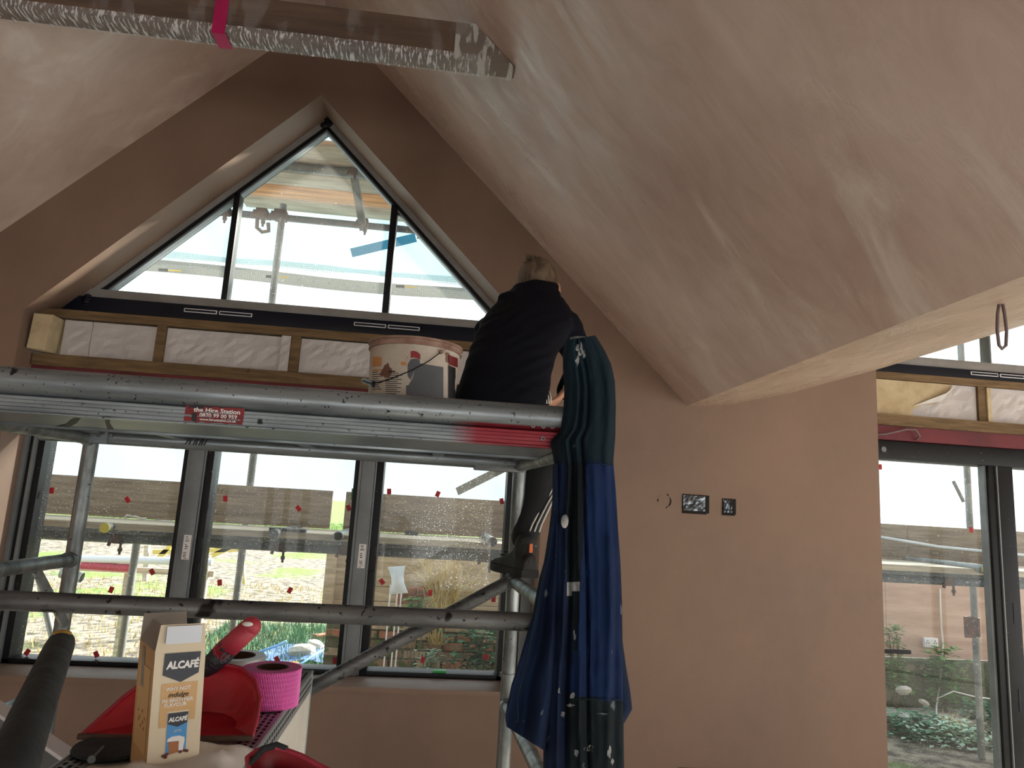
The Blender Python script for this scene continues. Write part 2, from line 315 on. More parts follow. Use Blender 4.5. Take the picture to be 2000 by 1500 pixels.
# painted staging beam: bare alloy that turns red towards its right-hand end
def beam_mat():
    m = mat('beam_alloy', S(150, 158, 162), S(104, 112, 118), 5, (0.5, 5, 5), rough=0.34, rough2=0.5, metal=0.55, bump=0.08, spots=(S(40, 40, 44), 110, 0.665), spots2=(S(36, 36, 40), 18, 0.665))
    n = m.node_tree.nodes; l = m.node_tree.links; b = n['Principled BSDF']
    src = b.inputs['Base Color'].links[0].from_socket
    g = n.new('ShaderNodeNewGeometry'); sx = n.new('ShaderNodeSeparateXYZ'); l.new(g.outputs['Position'], sx.inputs[0])
    r = n.new('ShaderNodeMapRange'); r.inputs['From Min'].default_value = 0.02; r.inputs['From Max'].default_value = 0.09; l.new(sx.outputs['X'], r.inputs['Value'])
    r2 = n.new('ShaderNodeMapRange'); r2.inputs['From Min'].default_value = 1.800; r2.inputs['From Max'].default_value = 1.797; l.new(sx.outputs['Z'], r2.inputs['Value'])
    mu = n.new('ShaderNodeMath'); mu.operation = 'MULTIPLY'; l.new(r.outputs[0], mu.inputs[0]); l.new(r2.outputs[0], mu.inputs[1])
    mu2 = n.new('ShaderNodeMath'); mu2.operation = 'MULTIPLY'; mu2.inputs[1].default_value = 0.9; l.new(mu.outputs[0], mu2.inputs[0])
    mx = n.new('ShaderNodeMix'); mx.data_type = 'RGBA'; l.new(mu2.outputs[0], mx.inputs['Factor']); l.new(src, mx.inputs['A']); mx.inputs['B'].default_value = S(140, 20, 38)
    l.new(mx.outputs['Result'], b.inputs['Base Color'])
beam_mat()

# ------------------------------------------------------------------ mesh helpers
def frame(d):
    d = d.normalized(); a = V((0, 0, 1)) if abs(d.z) < 0.9 else V((1, 0, 0))
    u = d.cross(a).normalized(); return d, u, d.cross(u).normalized()
class MB:
    def __init__(s): s.v = []; s.f = []; s.m = []
    def add(s, vs, fs, mi=0):
        o = len(s.v); s.v += [V(p) for p in vs]; s.f += [tuple(o + i for i in f) for f in fs]; s.m += [mi] * len(fs); return s
    def box(s, a, b, mi=0):
        x0, y0, z0 = a; x1, y1, z1 = b
        return s.add([(x0, y0, z0), (x1, y0, z0), (x1, y1, z0), (x0, y1, z0), (x0, y0, z1), (x1, y0, z1), (x1, y1, z1), (x0, y1, z1)],
                     [(0, 3, 2, 1), (4, 5, 6, 7), (0, 1, 5, 4), (1, 2, 6, 5), (2, 3, 7, 6), (3, 0, 4, 7)], mi)
    def hexa(s, p, mi=0):                      # eight corners, bottom loop then top loop
        return s.add(p, [(0, 3, 2, 1), (4, 5, 6, 7), (0, 1, 5, 4), (1, 2, 6, 5), (2, 3, 7, 6), (3, 0, 4, 7)], mi)
    def bar(s, p0, p1, w, h, upv=None, mi=0):  # rectangular bar between two points
        p0 = V(p0); p1 = V(p1); d, u, q = frame(p1 - p0)
        if upv is not None: u = d.cross(V(upv)).normalized(); q = u.cross(d)
        c = [(-u * w + -q * h) / 2, (u * w - q * h) / 2, (u * w + q * h) / 2, (-u * w + q * h) / 2]
        return s.hexa([p0 + k for k in c] + [p1 + k for k in c], mi)
    def tube(s, p0, p1, r0, r1=None, n=16, cap=True, mi=0):
        p0 = V(p0); p1 = V(p1); r1 = r0 if r1 is None else r1; d, u, q = frame(p1 - p0)
        ring = lambda p, r: [p + (u * math.cos(2 * math.pi * i / n) + q * math.sin(2 * math.pi * i / n)) * r for i in range(n)]
        fs = [(i, (i + 1) % n, n + (i + 1) % n, n + i) for i in range(n)]
        if cap: fs += [tuple(range(n))[::-1], tuple(range(n, 2 * n))]
        return s.add(ring(p0, r0) + ring(p1, r1), fs, mi)
    def pipe(s, p0, p1, r, t=0.004, n=18, mi=0):   # hollow tube with open ends
        p0 = V(p0); p1 = V(p1); d, u, q = frame(p1 - p0); vs = []
        for p, rr in ((p0, r), (p1, r), (p1, r - t), (p0, r - t)):
            vs += [p + (u * math.cos(2 * math.pi * i / n) + q * math.sin(2 * math.pi * i / n)) * rr for i in range(n)]
        fs = []
        for k in range(4):
            k2 = (k + 1) % 4
            fs += [(k * n + i, k * n + (i + 1) % n, k2 * n + (i + 1) % n, k2 * n + i) for i in range(n)]
        return s.add(vs, fs, mi)
    def sweep(s, pts, r, n=8, mi=0, close=False):
        pts = [V(p) for p in pts]; vs = []; N = len(pts)
        pu = None
        for i, p in enumerate(pts):
            a = pts[i - 1] if (i or close) else pts[i]; b = pts[(i + 1) % N] if (i < N - 1 or close) else pts[i]
            d = (b - a).normalized()
            if pu is None: d, u, q = frame(d)
            else:
                u = (pu - d * pu.dot(d)).normalized(); q = d.cross(u)
            pu = u; rr = r[i] if isinstance(r, (list, tuple)) else r
            vs += [p + (u * math.cos(2 * math.pi * k / n) + q * math.sin(2 * math.pi * k / n)) * rr for k in range(n)]
        fs = []
        for i in range(N if close else N - 1):
            j = (i + 1) % N
            fs += [(i * n + k, i * n + (k + 1) % n, j * n + (k + 1) % n, j * n + k) for k in range(n)]
        if not close: fs += [tuple(range(n))[::-1], tuple(range((N - 1) * n, N * n))]
        return s.add(vs, fs, mi)
    def ell(s, c, rx, ry, rz, n=16, m=10, M=None, mi=0):
        c = V(c); vs = []; fs = []
        for j in range(m + 1):
            th = math.pi * j / m
            for i in range(n):
                ph = 2 * math.pi * i / n
                p = V((rx * math.sin(th) * math.cos(ph), ry * math.sin(th) * math.sin(ph), rz * math.cos(th)))
                vs.append(c + (M @ p if M else p))
        for j in range(m):
            for i in range(n): fs.append((j * n + i, (j + 1) * n + i, (j + 1) * n + (i + 1) % n, j * n + (i + 1) % n))
        return s.add(vs, fs, mi)
    def cap(s, p0, p1, r0, r1, n=14, mi=0):    # capsule
        s.tube(p0, p1, r0, r1, n, mi=mi); s.ell(p0, r0, r0, r0, n, 8, mi=mi); return s.ell(p1, r1, r1, r1, n, 8, mi=mi)
    def loft(s, rings, cap=True, closed=True, mi=0):
        n = len(rings[0]); vs = [p for r in rings for p in r]; fs = []
        for j in range(len(rings) - 1):
            for i in range(n if closed else n - 1): fs.append((j * n + i, j * n + (i + 1) % n, (j + 1) * n + (i + 1) % n, (j + 1) * n + i))
        if cap: fs += [tuple(range(n))[::-1], tuple(range((len(rings) - 1) * n, len(rings) * n))]
        return s.add(vs, fs, mi)
    def prism(s, poly, y0, y1, holes=(), mi=0):  # polygon in XZ extruded along Y
        loops = [[V((x, 0, z)) for x, z in poly]] + [[V((x, 0, z)) for x, z in h] for h in holes]
        tris = tessellate_polygon(loops); flat = [p for lp in loops for p in lp]; N = len(flat)
        vs = [V((p.x, y0, p.z)) for p in flat] + [V((p.x, y1, p.z)) for p in flat]
        fs = [tuple(t) for t in tris] + [tuple(N + i for i in t[::-1]) for t in tris]; o = 0
        for lp in loops:
            n = len(lp); fs += [(o + i, o + (i + 1) % n, N + o + (i + 1) % n, N + o + i) for i in range(n)]; o += n
        return s.add(vs, fs, mi)
    def prism_dir(s, pts, d, mi=0):              # planar polygon of points extruded by d
        pts = [V(p) for p in pts]; d = V(d); n = len(pts)
        fs = [tuple(range(n)), tuple(range(2 * n - 1, n - 1, -1))] + [(i, n + i, n + (i + 1) % n, (i + 1) % n) for i in range(n)]
        return s.add(pts + [p + d for p in pts], fs, mi)
    def mesh(s, name):
        me = bpy.data.meshes.new(name); me.from_pydata([tuple(p) for p in s.v], [], s.f); me.update()
        for p, k in zip(me.polygons, s.m): p.material_index = k
        bm = bmesh.new(); bm.from_mesh(me); bmesh.ops.recalc_face_normals(bm, faces=bm.faces); bm.to_mesh(me); bm.free()
        return me
    def build(s, name, mats, parent=None, smooth=0, bevel=0.0, label=None, cat=None, group=None, kind=None, recalc=True):
        return finish(name, s.mesh(name), mats, parent, smooth, bevel, label, cat, group, kind)
def wloc(o):
    p = V((0, 0, 0))
    while o is not None: p += o.location; o = o.parent
    return p
def shade(me, smooth):
    if smooth:
        for p in me.polygons: p.use_smooth = True
        if smooth < 179:
            try: me.set_sharp_from_angle(angle=math.radians(smooth))
            except Exception: pass
def tag(o, label=None, cat=None, group=None, kind=None):
    if label: o['label'] = label
    if cat: o['category'] = cat
    if group: o['group'] = group
    if kind: o['kind'] = kind
    return o
def finish(name, me, mats, parent=None, smooth=0, bevel=0.0, label=None, cat=None, group=None, kind=None):
    for m in (mats if isinstance(mats, (list, tuple)) else [mats]): me.materials.append(MATS[m])
    if parent is not None: L = wloc(parent)
    else:
        xs = [v.co for v in me.vertices]
        L = V(((min(p.x for p in xs) + max(p.x for p in xs)) / 2, (min(p.y for p in xs) + max(p.y for p in xs)) / 2, min(p.z for p in xs)))
    for v in me.vertices: v.co -= L
    if bevel:
        bm = bmesh.new(); bm.from_mesh(me)
        bmesh.ops.bevel(bm, geom=[e for e in bm.edges if len(e.link_faces) == 2 and e.calc_face_angle(0) > 0.6], offset=bevel, segments=2, affect='EDGES', profile=0.6)
        bm.to_mesh(me); bm.free(); smooth = smooth or 40
    shade(me, smooth)
    o = bpy.data.objects.new(name, me); COL.objects.link(o)
    if parent is not None: o.parent = parent
    else: o.location = L
    return tag(o, label, cat, group, kind)
def thing(name, loc, label=None, cat=None, group=None, kind=None):
    o = bpy.data.objects.new(name, None); COL.objects.link(o); o.location = V(loc); o.empty_display_size = 0.1
    return tag(o, label, cat, group, kind)
def inst(name, me, loc, parent=None, rot=(0, 0, 0), scale=(1, 1, 1)):
    o = bpy.data.objects.new(name, me); COL.objects.link(o); o.rotation_euler = rot; o.scale = scale
    o.location = V(loc) - (wloc(parent) if parent else V((0, 0, 0)))
    if parent: o.parent = parent
    return o
def box(name, a, b, m, parent=None, bevel=0.0, **k):
    return MB().box(a, b).build(name, m, parent, bevel=bevel, **k)
def remesh(mb, voxel, smooth_it=6, fac=0.5, disp=None):
    me = mb.mesh('tmp'); o = bpy.data.objects.new('tmp', me); COL.objects.link(o)
    r = o.modifiers.new('r', 'REMESH'); r.mode = 'VOXEL'; r.voxel_size = voxel
    sm = o.modifiers.new('s', 'SMOOTH'); sm.iterations = smooth_it; sm.factor = fac
    dg = bpy.context.evaluated_depsgraph_get(); out = bpy.data.meshes.new_from_object(o.evaluated_get(dg))
    bpy.data.objects.remove(o); bpy.data.meshes.remove(me)
    if disp:
        ns = [v.normal.copy() for v in out.vertices]
        for v, n in zip(out.vertices, ns): v.co += n * disp(v.co)
    out.materials.clear(); return out
def text(s, size, name, m, parent, org, ux, uz, align='CENTER', depth=0.0003, bold=0.0, shear=0.0, sx=1.0):
    cu = bpy.data.curves.new('txt', 'FONT'); cu.body = s; cu.size = size; cu.align_x = align; cu.align_y = 'CENTER'
    cu.extrude = depth; cu.offset = bold; cu.shear = shear; cu.resolution_u = 2
    o = bpy.data.objects.new('txt', cu); COL.objects.link(o)
    dg = bpy.context.evaluated_depsgraph_get(); dg.update(); me = bpy.data.meshes.new_from_object(o.evaluated_get(dg))
    bpy.data.objects.remove(o)
    ux = V(ux).normalized(); uz = V(uz).normalized(); un = ux.cross(uz); org = V(org)
    for v in me.vertices: v.co = org + ux * v.co.x * sx + uz * v.co.y + un * v.co.z
    me.materials.clear()
    return finish(name, me, m, parent)

# ================================================================== THE ROOM
D = 3.75                      # inside face of the window wall
DO = 4.17                     # its outside face
FR = 4.0                      # face of the window frames
RIDX, RIDZ, PIT = -0.82, 4.33, 0.982
VX, VZ = 1.342, 2.207         # valley where the two ceilings meet
def vprof():                  # low slope of the second ceiling, seen in section
    return [(VX, VZ), (1.44, 2.213), (1.59, 2.232), (1.94, 2.322), (2.46, 2.497), (2.92, 2.683), (3.62, 2.948), (4.6, 3.33)]
def ceil2(x):
    P = vprof()
    for (a, za), (b, zb) in zip(P, P[1:]):
        if a <= x <= b: return za + (zb - za) * (x - a) / (b - a)
    return P[0][1] if x < P[0][0] else P[-1][1]
YB = -3.4                     # back wall
box('floor', (-3.6, YB - 0.3, -0.15), (7.0, DO, 0.0), 'screed', kind='structure', label='pale screed floor of the room, whitened to bounce daylight')
# window wall with the gable opening; the tall right-hand opening begins at x = 2.45
wp = [(-3.3, 0), (2.45, 0), (2.45, 2.52), (1.94, 2.345), (1.59, 2.25), (VX, 2.225), (RIDX, RIDZ + 0.02), (-3.3, RIDZ + 0.02 - 2.48 * PIT)]
OP1 = [(-2.15, 0.69), (0.56, 0.69), (0.56, 2.455), (-0.80, 3.812), (-2.15, 2.455)]
MB().prism(wp, D, DO, [OP1]).build('wall_front', 'plaster_wall', kind='structure', label='brown plastered gable wall around the windows')
MB().box((4.95, D, 0), (7.0, DO, 3.9)).build('wall_front_far', 'plaster_wall', kind='structure', label='plastered wall to the right of the sliding door')
def slab(name, sec, m, y0=YB - 0.2, y1=DO + 0.25, t=0.22, skew=0.0, label=None):
    """ceiling slab: section polyline (x,z) run along Y, thickened upwards; skew shifts the near end in x"""
    mb = MB(); n = len(sec); vs = []
    for y in (y0, y1):
        k = (D - y) * skew if y < D else 0
        for dz in (0, t): vs += [(x - k, y, z + dz) for x, z in sec]
    fs = []
    for i in range(n - 1):
        fs += [(i, i + 1, 2 * n + i + 1, 2 * n + i), (n + i, 3 * n + i, 3 * n + i + 1, n + i + 1), (i, n + i, n + i + 1, i + 1), (2 * n + i, 2 * n + i + 1, 3 * n + i + 1, 3 * n + i)]
    for i in (0, n - 1): fs.append((i, 2 * n + i, 3 * n + i, n + i))
    return mb.add(vs, fs).build(name, m, kind='structure', label=label, smooth=20)
slab('ceiling_left', [(-3.35, RIDZ - 2.53 * PIT), (RIDX, RIDZ)], 'plaster_ceiling_left', label='left slope of the freshly plastered vaulted ceiling')
slab('ceiling_right', [(RIDX, RIDZ), (VX, VZ)], 'plaster_ceiling', skew=0.0, label='right slope of the freshly plastered vaulted ceiling')
slab('ceiling_valley', vprof() + [(7.0, 3.33)], 'plaster_valley', label='low plastered ceiling slope rising from the valley over the right window')
box('wall_left', (-3.6, YB, 0), (-3.3, DO, 2.1), 'plaster_wall', kind='structure', label='plastered left side wall')
# unseen back of the room: bays without glass, sized to let low daylight in
wb = thing('wall_back', (0, YB, 0), 'unseen back wall of the room, open between slim dark posts to let daylight in', kind='structure')
MB().prism([(-3.3, 1.75), (6.9, 1.75), (6.9, 3.35), (4.6, 3.35), (VX, VZ + .03), (RIDX, RIDZ + .03), (-3.3, 1.88)], YB - .2, YB).build('gable_panel', 'plaster_wall', wb)  # closed above the bays so less sky reaches the window wall
for x in (-3.25, -2.0, -0.82, 0.4, 1.6, 2.9, 4.6, 6.75): box('post', (x - .05, YB - .12, 0), (x + .05, YB - .01, 1.76), 'black_frame', wb)
wr = thing('wall_right', (6.8, 0, 0), 'unseen right side wall, open between slim dark posts to let daylight in', kind='structure')  # assumed open side, added to brighten the room; no glass in it
for y in (YB, -1.2, 1.2, 3.6): box('post', (6.8, y - .06, 0), (6.92, y + .06, 2.3), 'black_frame', wr)
box('upper_panel', (6.8, YB, 2.25), (6.95, D, 3.36), 'plaster_wall', wr)

# ---- tie beam wrapped in film
by0, by1, bz0, bz1 = 2.58, 2.662, 3.338, 3.502
beam = thing('tie_beam', (-0.7, 2.62, bz0), 'dark timber tie beam wrapped in clear film below the ridge', 'beam')
def xe(z): return RIDX + (RIDZ - z) / PIT
mbm = MB().hexa([(-1.85, by0, bz0), (xe(bz0), by0, bz0), (xe(bz0), by1, bz0), (-1.85, by1, bz0), (-1.70, by0, bz1), (xe(bz1), by0, bz1), (xe(bz1), by1, bz1), (-1.70, by1, bz1)])
mbm.build('timber', 'timber_beam', beam)
N = 70; vs = []
for i in range(N + 1):
    x = -1.80 + (xe(bz0) - 0.1 + 1.80) * i / N
    for k, (y, z) in enumerate(((by0 - 0.004, bz0 + 0.03), (by0 - 0.004, bz0 - 0.004), (by0 + 0.03, bz0 - 0.007), (by1 - 0.02, bz0 - 0.006), (by1 + 0.004, bz0 - 0.003))):
        vs.append((x, y + random.uniform(-.0015, .0015), z + (random.uniform(-.003, .002) if k in (2, 3) else 0)))
MB().add(vs, [(i * 5 + k, i * 5 + k + 1, i * 5 + k + 6, i * 5 + k + 5) for i in range(N) for k in range(4)]).build('film_underside', 'film_bottom', beam, smooth=180)
MB().add([(-1.8, by0 - .003, bz0 + .028), (xe(bz1) - 0.1, by0 - .003, bz0 + .028), (xe(bz1) - 0.02, by0 - .003, bz1), (-1.8, by0 - .003, bz1)], [(0, 1, 2, 3)]).build('film_face', 'film_front', beam)
xw = xe(bz1)
MB().add([(xw - 0.08, by0 - .005, bz0 - .006), (xe(bz0) - .004, by0 - .005, bz0 - .006), (xw - .004, by0 - .005, bz1), (xw - 0.08, by0 - .005, bz1),
          (xw - 0.08, by1 + .005, bz0 - .008), (xe(bz0) - .004, by1 + .005, bz0 - .008)], [(0, 1, 2, 3), (0, 4, 5, 1)]).build('film_end_wrap', 'film_end', beam)
xb = at(430, 40, by0).x
MB().box((xb - 0.025, by0 - .006, bz0 - .011), (xb + 0.025, by0 - .004, bz1 + .01)).box((xb - 0.022, by0 - .006, bz0 - .0125), (xb + 0.03, by1 + .006, bz0 - .0105)).build('pink_tape_band', 'pink_band', beam)

# ---- gable window (triangle)
win1 = thing('window_1', (-0.8, FR, 2.5), 'triangular gable window with two black mullions', kind='structure')
gz = 2.65
def tri(o): return [(-0.80, 3.812 - o * 1.414), ]
FWD_ = 0.075
ap = 3.812
# frame bars along the reveal
def diag(sg, t0, t1, y0, y1, name, m):
    """bar running down the slope between perpendicular offsets t0..t1 from the reveal line"""
    k = math.sqrt(2); P = []
    for t in (t0, t1):
        za = ap - t * k
        P += [(-0.80, za), (-0.80 + sg * (za - 2.50), 2.50)]
    (a, b, c, d) = P
    return MB().prism([a, b, d, c], y0, y1).build(name, m, win1)
for sg in (-1, 1):
    diag(sg, -0.01, 0.030, FR - 0.01, FR + 0.09, 'frame_bar', 'bead_grey')
    diag(sg, 0.030, 0.048, FR + 0.0, FR + 0.09, 'frame_seal', 'black_frame')
    diag(sg, 0.048, 0.058, FR + 0.01, FR + 0.06, 'glazing_bead', 'grey_frame')
glz = ap - 0.05 * 1.414
def gx(z, sg): return -0.80 + sg * (glz - z)
MB().box((-2.12, FR - 0.02, 2.60), (0.54, FR + 0.09, gz)).build('bottom_bead', 'bead_grey', win1, bevel=0.004)
MB().box((-2.14, FR - 0.035, 2.50), (0.55, FR + 0.09, 2.60)).build('bottom_rail', 'navy_frame', win1, bevel=0.004)
ms = ((-1.277, -1.244), (-0.383, -0.345))
for a, b in ms:
    zt = min(glz - abs(a + .8), glz - abs(b + .8))
    MB().box((a, FR + 0.0, gz - 0.01), (b, FR + 0.08, zt + 0.03)).build('mullion', 'black_frame', win1, bevel=0.003)
yg = FR + 0.045
for poly in ([(gx(gz, -1), gz), (ms[0][0] + .01, gz), (ms[0][0] + .01, glz - abs(ms[0][0] + .01 + .8))],
             [(ms[0][1] - .01, gz), (ms[1][0] + .01, gz), (ms[1][0] + .01, glz - abs(ms[1][0] + .01 + .8)), (-0.8, glz), (ms[0][1] - .01, glz - abs(ms[0][1] - .01 + .8))],
             [(ms[1][1] - .01, gz), (gx(gz, 1), gz), (ms[1][1] - .01, glz - abs(ms[1][1] - .01 + .8))]):
    MB().prism(poly, yg, yg + 0.006).build('pane', 'glass_clean', win1)
def vent(parent, x0, x1, z, y):
    o = MB().box((x0, y - 0.006, z - 0.011), (x1, y, z + 0.011)).build('trickle_vent', 'vent_white', parent, bevel=0.004)
    MB().box((x0 + .006, y - 0.0075, z - 0.006), (x1 - .006, y - 0.0062, z + 0.005)).build('slot', 'navy_frame', o)
for a, b in ((-1.45, -1.273), (-1.262, -1.084), (-0.527, -0.347), (-0.337, -0.158)):
    vent(win1, a, b, 2.566, FR - 0.035)
# sealant mess in the lower left corner
mb = MB()
for i in range(9): mb.ell((-2.06 + random.uniform(-.06, .1), FR - .03, 2.60 + random.uniform(-.03, .04)), random.uniform(.015, .04), .012, random.uniform(.01, .022), 8, 6)
mb.build('black_sealant', 'black_frame', win1, smooth=180)
mb = MB()
for i in range(6): mb.ell((-0.8 + random.uniform(-.02, .02), FR - .01, 3.78 + random.uniform(-.02, .02)), .02, .012, .02, 8, 6)
mb.build('black_sealant', 'black_frame', win1, smooth=180)

# ---- timber spandrel with insulation between the gable window and the lower window
def spandrel(x0, x1, studs, label):
    t = thing('stud_frame', ((x0 + x1) / 2, 3.92, 2.12), label, 'timber frame')
    box('top_plank', (x0, 3.88, 2.452), (x1, 3.99, 2.497), 'timber_tan', t)
    box('bottom_plank', (x0, 3.88, 2.19), (x1, 3.99, 2.252), 'timber_tan', t)
    for a in studs: box('stud', (a, 3.885, 2.252), (a + 0.048, 3.985, 2.452), 'timber_tan', t)
    return t
spandrel(-2.145, 0.555, (-1.546, -0.84, -0.02, 0.505), 'treated timber studs framing the insulation under the triangular window')
# crinkled insulation faces
def ins(x0, x1, y0, label, m='insulation_face', z0=2.254, z1=2.444, seams=(), tilt=0.0):
    o = thing('insulation_board', ((x0 + x1) / 2, y0 + 0.03, z0), label, 'insulation')
    xs = [x0] + list(seams) + [x1]
    for i, (a, b) in enumerate(zip(xs, xs[1:])):
        n = max(2, int((b - a) / 0.03)); k = 7; vs = []
        for j in range(k + 1):
            for q in range(n + 1):
                x = a + (b - a) * q / n; z = z0 + (z1 - z0) * j / k
                e = 0 if q in (0, n) or j in (0, k) else 1
                vs.append((x + (0.0015 if i and q == 0 else 0), y0 + (random.uniform(-.004, .004) * e) + (0.002 if i % 2 else 0) + tilt * (x - x0), z))
        fs = [(j * (n + 1) + q, j * (n + 1) + q + 1, (j + 1) * (n + 1) + q + 1, (j + 1) * (n + 1) + q) for j in range(k) for q in range(n)]
        mb = MB().add(vs, fs, 0)
        mb.box((a + .001, y0 + .009, z0), (b - .001, y0 + 0.085, z1), 1)
        mb.build('face_panel', [m, 'foam_edge'], o)
    return o
b0 = MB().hexa([(-2.135, 3.80, 2.262), (-2.045, 3.80, 2.256), (-2.045, 3.97, 2.256), (-2.135, 3.97, 2.262), (-2.128, 3.80, 2.446), (-2.03, 3.80, 2.444), (-2.03, 3.97, 2.444), (-2.128, 3.97, 2.446)])
b0.build('foam_block', 'foam_cream', label='small cream foam offcut standing proud at the far left of the studs', cat='insulation', bevel=0.004)
ins(-2.02, -1.549, 3.90, 'short three-piece grey insulation strip beside the cream foam offcut', seams=(-1.88, -1.71))
ins(-1.496, -0.895, 3.90, 'long grey insulation board between the two visible studs')
ins(-0.893, -0.844, 3.885, 'narrow pale insulation sliver standing against the second stud', z0=2.254, z1=2.45)
ins(-0.79, -0.025, 3.90, 'grey insulation board behind the plaster bucket')
ins(0.03, 0.50, 3.90, 'grey insulation board behind the seated man')
box('steel_lintel', (-2.15, 3.90, 2.125), (0.56, 4.02, 2.19), 'steel_red', label='dark red steel lintel above the three pane window', cat='beam')
mb = MB().box((-2.15, 3.9, 2.02), (0.56, 3.97, 2.124)); mb.build('trim_1', 'timber_tan', kind='structure', label='timber packer over the lower window')

# ---- lower three-pane window
win2 = thing('window_2', (-0.8, FR, 0.69), 'three pane black framed window behind the scaffold tower', kind='structure')
box('head_rail', (-2.15, FR - 0.02, 1.98), (0.56, FR + 0.10, 2.10), 'black_frame', win2, bevel=0.004)
box('bottom_rail', (-2.15, FR - 0.02, 0.69 - 0.02), (0.56, FR + 0.10, 0.712), 'black_frame', win2, bevel=0.004)
box('bottom_bead', (-2.10, FR - 0.035, 0.672), (0.52, FR - 0.018, 0.690), 'grey_frame', win2)
box('bottom_sill_profile', (-2.15, FR - 0.06, 0.60), (0.56, FR + 0.10, 0.668), 'black_frame', win2)
for a, b, m, y in ((-2.15, -2.128, 'grey_frame', -.05), (-2.128, -2.108, 'black_frame', -.03), (-2.108, -2.092, 'grey_frame', -.04), (-2.092, -2.060, 'black_frame', -.02), (0.395, 0.425, 'black_frame', -.02), (0.425, 0.455, 'grey_frame', -.04), (0.455, 0.50, 'black_frame', -.03), (0.50, 0.56, 'grey_frame', -.05)):
    box('jamb_profile', (a, FR + y, 0.69), (b, FR + 0.10, 2.0), m, win2)
for c in (-1.275, -0.372):
    box('mullion_side', (c - 0.075, FR - 0.025, 0.70), (c - 0.050, FR + 0.10, 2.0), 'black_frame', win2, bevel=0.003)
    box('mullion_strip', (c - 0.050, FR - 0.035, 0.69), (c - 0.036, FR + 0.10, 2.0), 'grey_frame', win2)
    mc = box('mullion_face', (c - 0.034, FR - 0.045, 0.69), (c + 0.034, FR + 0.10, 2.0), 'grey_frame', win2, bevel=0.003)
    box('mullion_strip', (c + 0.036, FR - 0.03, 0.69), (c + 0.044, FR + 0.10, 2.0), 'grey_frame', win2)
    box('mullion_side', (c + 0.044, FR - 0.025, 0.70), (c + 0.082, FR + 0.10, 2.0), 'black_frame', win2, bevel=0.003)
    lab = box('barcode_label', (c - 0.012, FR - 0.0465, 1.235), (c + 0.026, FR - 0.0452, 1.36), 'print_white', mc)
    mb = MB()
    for i in range(12):
        z = 1.24 + i * 0.0098
        if i in (4, 8): continue
        mb.box((c - 0.006 + random.uniform(0, .006), FR - 0.0475, z), (c + 0.012 + random.uniform(-.006, .008), FR - 0.0466, z + random.uniform(.002, .005)))
    mb.build('barcode', 'print_black', mc)
    for z in (1.17, 1.30):
        box('espag_keep', (c + 0.06, FR - 0.04, z), (c + 0.078, FR - 0.024, z + 0.05), 'black_frame', win2)
PX = [(-2.06, -1.350), (-1.193, -0.447), (-0.290, 0.395)]
panes2 = []
for a, b in PX: panes2.append(box('pane', (a - .005, FR + 0.04, 0.70), (b + .005, FR + 0.046, 2.0), 'glass_dirty', win2))
STK = [(101, 958, 5), (249, 976, 40), (297, 1117, 35), (217, 1152, -15), (53, 1274, -30), (188, 1278, 30), (440, 974, 5), (583, 993, 40), (681, 992, 25), (429, 1138, 10), (566, 1153, -25), (541, 1288, 35), (654, 1290, 0),
       (760, 960, 5), (855, 965, -20), (980, 979, 15), (746, 1136, 40), (840, 1158, -5), (964, 1170, 0), (826, 1289, -15), (949, 1283, 30)]
for px, py, ro in STK:
    p = at(px, py, FR + 0.037); i = 0 if px < 345 else (1 if px < 690 else 2)
    c, s_ = math.cos(math.radians(ro)), math.sin(math.radians(ro)); hw, hh = 0.0115, 0.016
    q = [V((p.x + x * c - z * s_, FR + 0.037, p.z + x * s_ + z * c)) for x, z in ((-hw, -hh), (hw, -hh), (hw, hh), (-hw, hh))]
    MB().prism_dir(q, (0, 0.002, 0)).build('warning_sticker', 'sticker_red', panes2[i])
for px, py, w_, h_ in ((45, 1030, .02, .03), (690, 965, .012, .06), (676, 1140, .012, .10), (858, 1311, .07, .02)):
    p = at(px, py, FR + .03); box('packer', (p.x - w_ / 2, FR - .01, p.z - h_ / 2), (p.x + w_ / 2, FR + .035, p.z + h_ / 2), 'green_clip', win2)
# plaster sill board and its front nosing
box('trim_2', (-2.15, D - 0.02, 0.665), (0.56, FR - 0.06, 0.692), 'plaster_wall', kind='structure', label='plastered sill under the three pane window', bevel=0.003)

# ---- right-hand opening: upper window, spandrel, sliding door
win4 = thing('window_4', (3.6, FR, 2.5), 'low sloping clerestory window under the right ceiling', kind='structure')
box('bottom_bead', (2.45, FR - .02, 2.595), (4.95, FR + .09, 2.652), 'bead_grey', win4, bevel=0.004)
box('bottom_rail', (2.45, FR - .035, 2.53), (4.95, FR + .09, 2.595), 'navy_frame', win4, bevel=0.004)
MB().prism([(2.84, 2.652), (4.95, 2.652), (4.95, 3.36), (4.6, 3.34), (3.62, 2.955), (2.92, 2.69)], FR + .04, FR + .046).build('pane', 'glass_clean', win4)
vent(win4, 3.205, 3.387, 2.572, FR - .035); vent(win4, 3.398, 3.56, 2.572, FR - .035)
box('mullion', (3.372, FR, 2.65), (3.382, FR + .08, 2.87), 'grey_frame', win4)
t = thing('stud_frame', (3.7, 3.92, 2.19), 'treated timber studs over the sliding door at the right', 'timber frame')
box('top_plank', (2.45, 3.93, 2.487), (4.95, 4.03, 2.53), 'timber_tan', t)
box('bottom_plank', (2.45, 3.90, 2.205), (4.95, 4.03, 2.268), 'timber_tan', t)
for a in (3.225, 4.1): box('stud', (a, 3.935, 2.268), (a + .048, 4.02, 2.487), 'timber_tan', t)
ins(2.46, 3.222, 3.95, 'grey insulation board with a torn cream corner at the right window', z0=2.27, z1=2.485)
